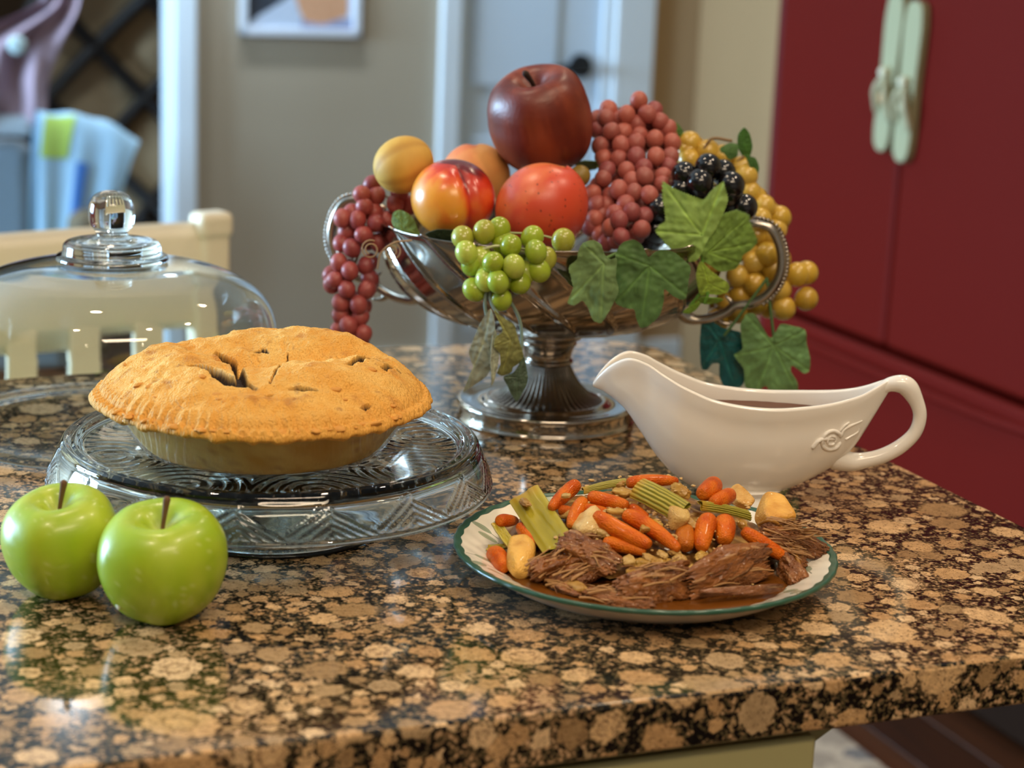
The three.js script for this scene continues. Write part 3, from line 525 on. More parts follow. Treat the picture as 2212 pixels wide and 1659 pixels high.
// ------------------------------------------------------------------ silver pedestal bowl
const BOWL = [0.0316,0.92,-1.6548];
const silver = phys(0xa69d93, 0.13, { metalness: 1 }), footMat = phys(0xc4bcb2, 0.11, { metalness: 1 }), handleMat = phys(0xb8b0a6, 0.24, { metalness: 1 }), silverRough = phys(0x8a8279, 0.24, { metalness: 1 });  // foot and handle tints lightened to imitate brighter reflections on the silver
{
  const B = thing('fruit_bowl', 'silver pedestal bowl with swirled fluting and two scroll handles, heaped with fruit', 'bowl', BOWL, -0.15);
  const outer = curve2([[0.0, 0.083], [0.026, 0.0835], [0.05, 0.0868], [0.094, 0.0965], [0.12, 0.1085], [0.137, 0.1225], [0.1475, 0.140], [0.153, 0.160], [0.1565, 0.1785], [0.1595, 0.1825]], 64);
  const inner = curve2([[0.1595, 0.1835], [0.1535, 0.1795], [0.149, 0.160], [0.1435, 0.141], [0.133, 0.1255], [0.117, 0.112], [0.092, 0.100], [0.05, 0.0905], [0, 0.089]], 50);
  const NL = 20, lobe = (a, r, y) => { const tw = (0.1835 - y) * 8, s = (a - tw) * NL / (2 * Math.PI), q = s - Math.floor(s), w = Math.min(q, 1 - q), f = Math.exp(-((w / 0.075) ** 2)); return (f * 0.42 - 0.25 * Math.sin(Math.PI * q)) * smooth(0.05, 0.11, r); };
  part('bowl', turned(outer.concat(inner), 528, (a, t, r, y) => { const d = lobe(a, r, y); return [r + d * 0.0055 * (r > 0.05 ? 1 : 0), y + d * 0.004 * smooth(0.165, 0.1825, y)]; }), silver, B);
  part('stem', turned(curve2([[0.0, 0.0845], [0.031, 0.084], [0.0325, 0.0815], [0.031, 0.0785], [0.0265, 0.0765], [0.0255, 0.074], [0.0262, 0.0725], [0.0245, 0.070], [0.0222, 0.064], [0.0215, 0.0585], [0.0232, 0.0568], [0.0232, 0.0548], [0.0215, 0.0535], [0.02, 0.053]].reverse(), 60), 96), silver, B);
  part('fluted_flare', turned(curve2([[0.0205, 0.0542], [0.0225, 0.050], [0.027, 0.0415], [0.034, 0.032], [0.0445, 0.0235], [0.054, 0.0202], [0.0575, 0.0196]].reverse(), 40), 576, (a, t, r, y) => { const f = Math.abs(Math.sin(a * 26)); return [r - 0.0007 * f, y - 0.0004 * f]; }), silverRough, B);
  part('foot', turned(curve2([[0.0, 0.0], [0.0795, 0.0], [0.0815, 0.0008], [0.0818, 0.003], [0.0805, 0.0048], [0.0806, 0.0145], [0.0818, 0.0158], [0.0812, 0.0182], [0.079, 0.0192], [0.074, 0.0186], [0.066, 0.0172], [0.060, 0.0178], [0.0565, 0.0202], [0.0535, 0.0208], [0.0505, 0.0195], [0.04, 0.0192], [0, 0.0192]], 90), 128), footMat, B);
  for (const s of [-1, 1]) {
    const pts = [[0.118, 0.1095, 0], [0.127, 0.1035, 0], [0.142, 0.104, 0], [0.160, 0.112, 0], [0.166, 0.1175, 0], [0.180, 0.121, 0], [0.194, 0.130, 0], [0.2035, 0.146, 0], [0.205, 0.163, 0], [0.200, 0.180, 0], [0.192, 0.190, 0], [0.173, 0.1925, 0], [0.158, 0.186, 0]].map(([x, y, z]) => [s * x, y, z]);
    const h = part('handle', tube(pts, (t) => 0.0055 - 0.0012 * Math.abs(t - 0.5) + (t < 0.1 ? 0.003 * (1 - t / 0.1) : 0), 80, 14, 0.85), handleMat, B);
    const c = new THREE.CatmullRomCurve3(pts.map((p) => V(...p)), false, 'centripetal'), beads = [];
    for (let i = 0; i < 34; i++) { const p = c.getPointAt(0.42 + 0.56 * i / 33), q = c.getTangentAt(0.42 + 0.56 * i / 33); beads.push(ball(8, 6, () => 0.0021).translate(p.x + s * q.y * 0.0052, p.y - s * q.x * 0.0052, 0)); }
    part('beading', joined(beads), silver, h).userData.kind = 'stuff';
    part('spur', joined([tube([[s * 0.160, 0.112, 0], [s * 0.164, 0.1195, 0], [s * 0.158, 0.1265, 0]], (t) => 0.0042 * (1 - 0.75 * t), 10, 8), tube([[s * 0.150, 0.1075, 0], [s * 0.156, 0.102, 0], [s * 0.164, 0.101, 0]], (t) => 0.004 * (1 - 0.7 * t), 10, 8)]), silver, h);
  }
}

// ------------------------------------------------------------------ fruit heaped in the bowl
{
  const waxy = (c, r = 0.35, more = {}) => phys(c, r, { vertexColors: true, bumpMap: skinBump, bumpScale: 0.0003, ...more });
  const put = (name, label, o, q) => { const t = thing(name, label, 'fruit', [o[0], o[1], o[2]]); t.rotation.set(...q); return t; };
  {
    const o = [0.0166,1.195,-1.6457,0.045], R = o[3] / 1.0, t = put('red_apple', 'large dark red waxy apple crowning the heap of fruit', o, [0.36, 0.3, 0.24]); t.userData.category = 'apple';
    const c1 = lin(0x742a18), c2 = lin(0x944426), c3 = lin(0x5a1a10), c4 = lin(0xc08a4a);
    const g = appleGeometry(R, 31, 1.12, (u, v) => { const a = u * 6.2832, n = fbm(Math.cos(a) * 2, v * 2.5, Math.sin(a) * 2 + 8, 4), s = N(a * 14, v * 4, 3); let c = mixc(c1, n + s * 0.25 > 0 ? c2 : c3, clamp(Math.abs(n) * 2.2)); return mixc(c, c4, smooth(0.9, 0.985, v)); }, 5, 0.16).translate(0, -0.97 * R, 0);
    part('flesh', g, waxy(0xffffff, 0.42, { clearcoat: 0.15, clearcoatRoughness: 0.3, bumpScale: 0.0006 }), t);
    part('stem', tube([[0, R * 0.58, 0], [-0.001, R * 0.8, 0.0], [-0.006, R * 1.1, 0.002]], (k) => 0.0019 + 0.0012 * k * k, 12, 8), std(0x2a1a10, 0.8), t);
  }
  const round = (R, crease, sq, colour) => skin(72, 56, (u, v) => {
    const a = u * 6.2832, b = v * Math.PI, q = Math.abs(((a + Math.PI) % 6.2832) - Math.PI), d = Math.sin(b), f = 1 - crease * Math.exp(-((q * d / 0.16) ** 2)) * smooth(0.0, 0.5, d) - 0.06 * Math.pow(Math.max(0, Math.cos(b - Math.PI)), 14) + 0.018 * Math.cos(a) * d;
    return [R * f * d * Math.cos(a), -R * sq * f * Math.cos(b), -R * f * d * Math.sin(a)];
  }, { closed: true, colour, su: 4, sv: 3 });
  {
    const o = [-0.057,1.1316,-1.5742,0.036], t = put('nectarine', 'shiny orange and crimson nectarine with a cleft, low at the left of the heap', o, [0.25, -1.05, -0.1]);
    const y = lin(0xef9c34), r = lin(0xd2381c), dk = lin(0x6a1418), or = lin(0xe8642a);
    part('flesh', round(o[3], 0.15, 0.92, (u, v) => { const a = u * 6.2832, n = fbm(Math.cos(a) * 2, v * 4, Math.sin(a) * 2, 4); let k = 0.54 - 0.5 * Math.cos(a + 1.15) + n * 0.5 + smooth(0.62, 0.98, v) * 0.7; k += 0.5 * Math.exp(-(((((a + Math.PI) % 6.2832) - Math.PI) / 0.09) ** 2)); let c = mixc(y, or, smooth(0.1, 0.45, k)); c = mixc(c, r, smooth(0.4, 0.7, k)); return mixc(c, dk, smooth(0.78, 1.2, k)); }), waxy(0xffffff, 0.26, { clearcoat: 0.5, clearcoatRoughness: 0.2 }), t);
  }
  {
    const o = [-0.0401,1.1405,-1.6637,0.0312], t = put('peach', 'matt soft orange peach behind the nectarine and below the red apple', o, [0.1, 1.9, 0.1]);
    const y = lin(0xe8a55a), r = lin(0xdc7a48);
    part('flesh', round(o[3], 0.08, 0.95, (u, v) => mixc(y, r, clamp(0.4 + 0.7 * Math.cos(u * 6.2832 - 1) + fbm(u * 6, v * 4, 4, 3)))), waxy(0xffffff, 0.6), t);
  }
  {
    const o = [0.0198,1.1287,-1.5664,0.0386], t = put('mango', 'red orange speckled mango at the front centre of the bowl', o, [0.0, 0.2, -0.5]);
    const r = lin(0xd84a2c), or = lin(0xee8a4c), dk = lin(0x8e1c14), sp = lin(0x5a1a10), rr = rnd(3);
    const spots = Array.from({ length: 170 }, () => [rr(), rr(), 0.0025 + 0.0045 * rr()]);
    part("flesh", skin(200, 150, (u, v) => { const a = u * 6.2832, b = v * Math.PI, d = Math.sin(b); return [o[3] * 0.99 * Math.pow(d, 0.92) * Math.cos(a) * (1 + 0.05 * Math.cos(b)), -o[3] * 1.0 * Math.cos(b) + 0.002 * Math.cos(a), -o[3] * 0.93 * Math.pow(d, 0.92) * Math.sin(a)]; }, { closed: true, su: 4, sv: 3, colour: (u, v) => {
      const a = u * 6.2832, n = fbm(Math.cos(a) * 1.6, v * 3, Math.sin(a) * 1.6 + 2, 4); let c = mixc(r, or, clamp(0.45 + 0.6 * Math.sin(a + 2.6) * -1 + n * 1.2)); c = mixc(c, dk, smooth(0.35, 0.05, v) * 0.5);
      for (const [x, y, s] of spots) if (Math.hypot((u - x) * Math.sin(v * Math.PI) * 2, v - y) < s) c = sp; return c; } }), waxy(0xffffff, 0.36, { clearcoat: 0.3, clearcoatRoughness: 0.3 }), t);
  }
  {
    const o = [-0.102,1.1541,-1.6104,0.0264], t = put('apricot', 'small matt yellow apricot with long grooves, at the left above the red grapes', o, [0.1, 0.3, -1.15]);
    const y = lin(0xd6a848), d = lin(0xb58430);
    part('flesh', skin(80, 50, (u, v) => { const a = u * 6.2832, b = v * Math.PI, q = Math.sin(b), f = 1 - 0.03 * Math.pow(Math.abs(Math.cos(a * 2.5)), 9) * smooth(0, 0.5, q); return [o[3] * f * Math.pow(q, 0.9) * Math.cos(a) * 0.93, -o[3] * 1.02 * Math.cos(b) * (1 - 0.04 * q), -o[3] * f * Math.pow(q, 0.9) * Math.sin(a) * 0.93]; }, { closed: true, su: 3, sv: 2, colour: (u, v) => mixc(y, d, clamp(Math.pow(Math.abs(Math.cos(u * 6.2832 * 2.5)), 9) * 0.7 + 0.35 * fbm(u * 8, v * 6, 2, 3) + 0.1)) }), waxy(0xffffff, 0.62), t);
  }
}
// bunches: each grape a ball of its own hung on the stalk of its bunch
{
  const oval = ball(22, 15, (d) => [d[0], d[1] * 1.12, d[2]]), rounder = ball(24, 16, (d) => [d[0], d[1] * 1.02, d[2]]);
  const kinds = (list, rough, more) => list.map((c) => phys(c, rough, more));
  function bunch(label, data, geo, mats, stalk, seed, bare = 0) {
    const t = thing('grape_bunch', label, 'grapes', data.o), r = rnd(seed), m = std(stalk, 0.8);
    for (const [x, y, z, R] of data.g) {
      const g = part('grape', geo, mats[Math.floor(r() * mats.length)], t);
      g.position.set(x / 1000, y / 1000, z / 1000); g.scale.setScalar(R / 1000 * (1.07 + 0.07 * r())); g.rotation.set((r() - 0.5) * 1.6, r() * 3, (r() - 0.5) * 1.6);
    }
    const ys = data.g.map((q) => q[1]), lo = Math.min(...ys), hi = Math.max(...ys), mid = (f) => { const near = data.g.filter((q) => Math.abs(q[1] - (lo + (hi - lo) * f)) < (hi - lo) * 0.2), n = near.length || 1; return [near.reduce((s, q) => s + q[0], 0) / n / 1000, (lo + (hi - lo) * f) / 1000, near.reduce((s, q) => s + q[2], 0) / n / 1000 - 0.006]; };
    const spine = [0.95, 0.7, 0.45, 0.2, 0.04].map(mid), twigs = [tube(spine, 0.0016, 30, 7)];
    data.g.forEach(([x, y, z], i) => { if (i % 2) return; const p = [x / 1000, y / 1000, z / 1000]; let b = spine[0]; for (const q of spine) if (Math.hypot(q[0] - p[0], q[1] - p[1], q[2] - p[2]) < Math.hypot(b[0] - p[0], b[1] - p[1], b[2] - p[2])) b = q; twigs.push(tube([b, [(b[0] + p[0]) / 2, (b[1] + p[1]) / 2 + 0.002, (b[2] + p[2]) / 2], p], 0.0009, 6, 5)); });
    part('stalk', joined(twigs), m, t);
    return t;
  }
  const dusty = { clearcoat: 0.1, clearcoatRoughness: 0.5, sheen: 0.25, sheenRoughness: 0.5, sheenColor: new THREE.Color(0.75, 0.6, 0.55) };
  bunch('bunch of small rose red grapes spilling over the left edge of the bowl', {o:[-0.131,1.1047,-1.6244],g:[[-0.4,27.7,-15.0,7.3],[-8.1,20.0,-1.2,7.3],[4.4,18.5,-9.3,7.3],[24.7,22.0,-6.3,7.3],[21.5,12.7,-3.3,7.3],[33.4,10.8,-10.4,7.3],[-5.3,9.6,2.5,7.3],[-17.1,2.8,-3.9,7.3],[-24.5,-1.0,4.4,7.3],[-10.6,-1.3,7.4,7.2],[2.9,3.5,-4.2,7.3],[5.4,-3.8,7.9,7.2],[14.4,-2.7,-6.2,7.3],[-20.7,-13.7,-1.8,7.3],[-4.3,-13.9,13.1,7.2],[-24.7,-23.3,2.5,7.3],[-14.6,-26.0,12.2,7.3],[7.8,-21.9,3.3,7.3],[-25.8,-39.4,11.8,7.3],[-15.3,-44.9,20.2,7.2],[-2.2,-41.5,9.9,7.3],[-28.7,-54.4,16.2,7.3],[-17.6,-60.9,21.2,7.2],[1.7,-53.3,10.2,7.3],[-0.2,-61.4,17.3,7.3],[-23.1,-74.2,18.2,7.3],[-6.7,-74.4,22.9,7.3],[-23.1,-85.7,16.2,7.3],[-5.4,-86.1,19.8,7.3],[-15.0,-92.4,27.5,7.3],[-24.2,-99.7,16.6,7.3],[-1.9,-99.8,25.1,7.3],[-13.5,-103.7,21.9,7.3],[-32.1,-59.6,8.9,7.3],[-18.8,-109.4,22.8,7.3],[-4.1,-110.5,23.4,7.3],[-0.5,18.4,-21.7,7.1],[-15.4,-3.7,-13.6,7.1],[-2.7,-22.7,-8.1,7.1],[-25.6,-55.8,-5.6,7.1],[-4.3,-79.9,-0.2,7.1],[-11.7,-102.8,4.4,7.1],[-12.4,0.8,-13.2,7.1],[-16.9,-21.6,-10.3,7.1],[0.4,-41.0,-6.7,7.1],[-19.9,-82.2,2.6,7.1],[-13.0,-107.6,6.6,7.1],[25.8,7.3,-25.4,7.2],[10.9,-15.6,-16.8,7.1],[-19.1,-46.5,-5.1,7.1],[-15.2,-72.3,3.3,7.1],[-34.5,-53.9,-8.0,7.1]]}, oval, kinds([0xa04642, 0xa8504a, 0x923e3e, 0xa24a46], 0.42, dusty), 0x7a5a3c, 1);
  const rr = bunch('tall heap of small rose red grapes right of the red apple', {o:[0.0996,1.1806,-1.6526],g:[[3.5,32.0,-21.7,7.3],[-22.9,22.9,-27.1,7.3],[-7.1,19.8,-15.6,7.3],[11.4,21.0,-15.8,7.3],[-32.0,14.3,-28.8,7.3],[-24.7,15.4,-19.7,7.3],[18.1,24.1,-26.6,7.3],[23.4,14.2,-18.5,7.3],[3.0,11.0,-17.5,7.3],[-13.5,14.0,-24.5,7.3],[-20.6,5.2,-3.9,7.3],[-9.3,4.5,-11.8,7.3],[-31.6,4.2,-24.6,7.3],[5.1,2.2,-11.6,7.3],[18.7,-0.5,-6.5,7.3],[34.5,-2.8,-7.7,7.3],[30.9,8.3,-18.9,7.3],[-30.0,-7.5,-0.3,7.2],[-11.4,-5.8,4.3,7.2],[1.7,-3.0,3.7,7.2],[-26.8,-17.2,4.3,7.2],[-12.9,-17.9,9.8,7.2],[1.5,-13.6,17.7,7.2],[19.0,-13.3,14.4,7.2],[33.0,-14.0,2.6,7.2],[30.8,-22.3,12.9,7.2],[-23.6,-26.8,18.1,7.2],[-27.0,-33.0,30.2,7.1],[-6.9,-25.4,28.4,7.1],[8.1,-22.9,24.6,7.2],[8.6,-28.7,37.9,7.1],[-2.1,-33.2,34.8,7.1],[25.2,-29.5,25.5,7.2],[23.9,-35.6,37.0,7.1],[-13.8,-39.9,44.5,7.1],[-0.5,-41.8,47.4,7.1],[12.6,-42.8,52.9,7.1],[-35.9,-45.6,36.2,7.1],[-31.9,-54.1,41.3,7.1],[-41.8,-53.4,28.3,7.2],[-7.7,-51.4,53.6,7.1],[-3.0,-56.3,66.5,7.0],[9.0,-59.9,60.4,7.0],[-33.4,-66.2,48.5,7.1],[-16.8,-59.0,61.8,7.0],[-13.5,-62.7,73.3,7.0],[-20.1,-70.4,66.2,7.0],[5.7,-69.3,78.9,7.0],[-11.3,-76.2,80.1,7.0],[-39.6,-61.3,32.0,7.2],[-36.7,-73.1,47.0,7.1],[-28.3,-78.5,51.6,7.1],[-22.8,-84.5,59.8,7.1],[-44.3,-60.7,31.0,7.2],[-2.8,-82.9,64.5,7.0],[-27.8,-63.1,42.5,7.1],[-23.4,-55.0,38.7,7.1],[-19.9,-47.1,33.7,7.1],[2.3,-77.0,65.4,7.0],[-15.7,-81.7,64.0,7.0],[3.7,22.7,-36.1,7.2],[14.4,9.0,-30.7,7.1],[21.1,-1.5,-26.1,7.1],[-3.1,-20.0,-1.0,7.0],[-3.4,-22.2,-1.0,7.0],[7.9,-45.8,23.4,7.0],[5.3,-55.8,36.1,6.9],[-27.3,-57.1,22.4,7.0],[-20.2,-49.2,19.7,7.0],[17.9,8.5,-34.7,7.2],[-10.4,-3.7,-24.1,7.1],[-22.6,-10.0,-19.9,7.1],[21.1,-14.5,-11.1,7.1],[2.3,-39.0,18.5,7.0],[-18.5,-56.9,26.5,7.0],[-11.0,-58.0,35.3,6.9],[-21.6,-74.4,40.4,6.9],[-6.3,-78.6,50.0,6.9],[17.8,12.7,-32.4,7.1],[7.6,-7.6,-20.4,7.1],[-17.1,-18.9,-6.9,7.1],[-16.4,-32.1,4.4,7.0],[-3.2,-38.7,18.1,7.0],[5.4,-57.3,37.2,6.9],[-12.4,-69.5,39.3,6.9],[-17.4,-54.6,25.8,7.0],[2.5,10.3,-30.5,7.1],[-9.4,12.4,-30.9,7.1],[33.3,0.1,-35.5,7.2],[23.4,-16.6,-13.4,7.1],[13.3,-27.5,6.5,7.0],[-30.4,-42.4,8.0,7.0],[-15.4,-56.2,32.8,6.9],[-16.6,-69.6,40.6,6.9],[4.1,-75.8,49.5,6.9],[-12.7,8.6,-33.1,7.2],[-24.2,4.9,-35.6,7.2],[-1.3,-3.0,-27.0,7.1],[-22.2,-28.3,-2.3,7.1],[21.8,-34.6,9.9,7.0],[-4.1,-52.9,33.4,6.9],[7.3,-63.9,41.8,6.9],[2.3,-76.0,48.7,6.9],[-13.5,10.3,-33.7,7.2],[5.2,4.7,-28.8,7.1],[32.3,-7.3,-27.2,7.1],[2.5,-22.5,-1.3,7.1],[13.2,-29.8,9.0,7.0],[13.0,-48.5,24.1,7.0],[-30.8,-58.4,23.3,7.0],[-34.6,-65.1,28.1,7.0],[-12.7,-48.3,21.7,7.0],[-29.2,4.5,-39.9,7.2],[-10.9,-6.2,-26.1,7.1],[-11.6,-15.6,-10.2,7.1],[26.0,-30.0,1.1,7.0],[17.0,-30.0,6.6,7.0],[-34.9,-47.4,10.9,7.0],[-11.9,-61.2,35.4,6.9],[-35.7,-51.3,13.8,7.0]]}, oval, kinds([0xa4544a, 0xae5c50, 0x984a48, 0xb46050, 0xa0564c], 0.45, dusty), 0x7a5a3c, 2);
  bunch('bunch of large glossy black grapes above the bright vine leaves', {o:[0.168,1.147,-1.6138],g:[[-5.6,16.2,5.5,11.0],[-13.3,3.6,17.8,11.0],[-26.4,8.9,5.9,10.7],[-27.6,-3.9,7.5,10.7],[14.7,1.8,9.3,10.8],[8.7,10.9,-5.1,10.0],[14.1,-5.9,6.7,11.1],[28.1,-17.7,4.5,10.6],[-46.5,-20.3,14.6,10.5],[-48.5,-40.2,6.5,11.1],[2.0,-16.7,6.1,11.1],[-16.7,-17.1,8.7,11.1],[-42.3,-32.0,3.3,11.1],[15.8,-19.8,-0.2,11.1],[-53.1,-49.8,0.3,11.2],[-33.3,-42.0,2.7,11.2]]}, rounder, kinds([0x121012, 0x161316, 0x0e0d0f], 0.16, { clearcoat: 0.6, clearcoatRoughness: 0.1 }), 0x4a3a28, 3);
  bunch('long bunch of amber yellow grapes falling behind the right handle', {o:[0.2002,1.1477,-1.6859],g:[[-47.2,26.8,-11.9,9.9],[-49.6,17.8,-9.2,9.9],[-47.5,11.7,-3.2,9.9],[-56.8,17.6,-15.7,10.0],[-30.6,20.5,-5.1,9.9],[-17.1,16.6,-4.4,9.9],[-31.5,11.5,-10.7,9.9],[0.2,6.8,-2.9,9.9],[4.1,1.2,6.4,9.9],[7.8,-13.6,9.0,9.9],[14.0,-19.1,5.3,9.9],[21.0,-25.4,13.5,9.9],[17.6,-35.7,22.6,9.8],[36.7,-35.2,9.5,9.9],[33.1,-45.6,13.5,9.9],[15.7,-51.9,16.6,9.9],[24.9,-66.2,30.7,9.8],[14.5,-74.8,27.5,9.8],[31.6,-81.7,27.9,9.9],[-0.2,-87.2,30.4,9.8],[15.0,-93.5,34.5,9.8],[2.7,-105.7,29.8,9.9],[39.5,-99.0,24.1,9.9],[54.7,-84.8,22.4,9.9],[64.1,-84.2,14.9,9.9],[64.2,-106.2,25.9,9.9],[44.2,-115.5,26.2,9.9],[18.3,-111.3,29.6,9.9],[-15.4,-128.6,27.5,9.9],[2.4,-120.0,27.8,9.9],[-8.7,-112.9,26.8,9.9],[27.4,-51.8,14.1,9.9],[38.6,-72.6,16.3,9.9],[8.7,-65.6,19.3,9.9],[-6.2,-14.0,-1.6,9.9],[6.4,-33.8,7.2,9.9],[-40.3,20.4,-34.8,9.8],[3.4,0.9,-20.1,9.7],[38.0,-43.6,-10.3,9.7],[4.2,-103.0,4.6,9.7],[-11.5,-122.3,6.8,9.7],[16.8,-36.5,-9.9,9.7],[-19.4,-1.7,-20.0,9.7],[28.8,-33.3,-7.7,9.7],[7.7,-97.2,7.3,9.7],[11.3,-101.0,4.2,9.7],[3.9,-24.0,-10.0,9.7],[-16.2,7.2,-23.5,9.7],[11.2,-41.7,-4.6,9.7],[12.6,-94.8,5.1,9.7],[34.1,-118.9,7.7,9.7],[6.5,-59.0,-0.8,9.7]]}, rounder, kinds([0xc9a236, 0xd2ac48, 0xbc9430, 0xcda640], 0.28, { clearcoat: 0.35, clearcoatRoughness: 0.25 }), 0x6a5436, 4);
  const gr = bunch('bunch of green grapes hanging over the front rim of the bowl', {o:[-0.0161,1.0995,-1.4947],g:[[-28.7,11.8,4.9,8.4],[-24.9,1.1,15.9,8.3],[-11.4,17.0,5.0,8.4],[0.4,18.8,-0.0,8.4],[10.5,8.2,16.4,8.3],[27.6,14.3,5.9,8.4],[31.0,4.7,17.7,8.3],[-3.2,-4.1,26.9,8.3],[13.7,-6.4,27.3,8.3],[-8.1,-18.8,24.5,8.3],[1.4,-18.7,31.3,8.3],[-17.4,-28.4,18.1,8.4],[18.6,-20.9,17.7,8.4],[34.2,-11.5,12.6,8.4],[4.3,-34.8,22.3,8.3],[-19.8,-8.6,10.7,8.4],[-13.0,-3.5,9.1,8.4],[4.4,8.3,2.6,8.4],[-7.5,-14.3,15.6,8.4],[7.6,-17.7,15.8,8.4],[38.9,-3.9,0.1,8.4],[22.3,-13.9,10.7,8.4],[53.4,10.2,-9.6,9.2]]}, oval, kinds([0xa2b632, 0x96a828, 0xb2c04c, 0xa6a63a, 0x9ab034], 0.25, { clearcoat: 0.4, clearcoatRoughness: 0.2 }), 0xa8b07c, 5);
  const o = [0.0519,1.1502,-1.6146,0.0093], og = tag(new THREE.Mesh(rounder, kinds([0x8e7430], 0.4, {})[0]), 'single olive brown grape wedged behind the mango', 'grape');
  og.name = 'loose_grape'; og.position.set(o[0], o[1], o[2]); og.scale.setScalar(o[3]); og.castShadow = og.receiveShadow = true; scene.add(og);
  // cut stalk end that sticks out below the heap of red grapes
  part('stalk_end', tube([[-0.030, -0.088, 0.06], [-0.018, -0.097, 0.062], [-0.004, -0.106, 0.05]], (t) => 0.0034 - 0.001 * t, 12, 8), std(0x8a6a48, 0.8), rr);
  part('tendril', tube([[-0.012, 0.004, 0.012], [0.0, 0.0075, 0.014], [0.014, 0.004, 0.012]], 0.0012, 14, 6), std(0xc8cc9a, 0.6), gr);

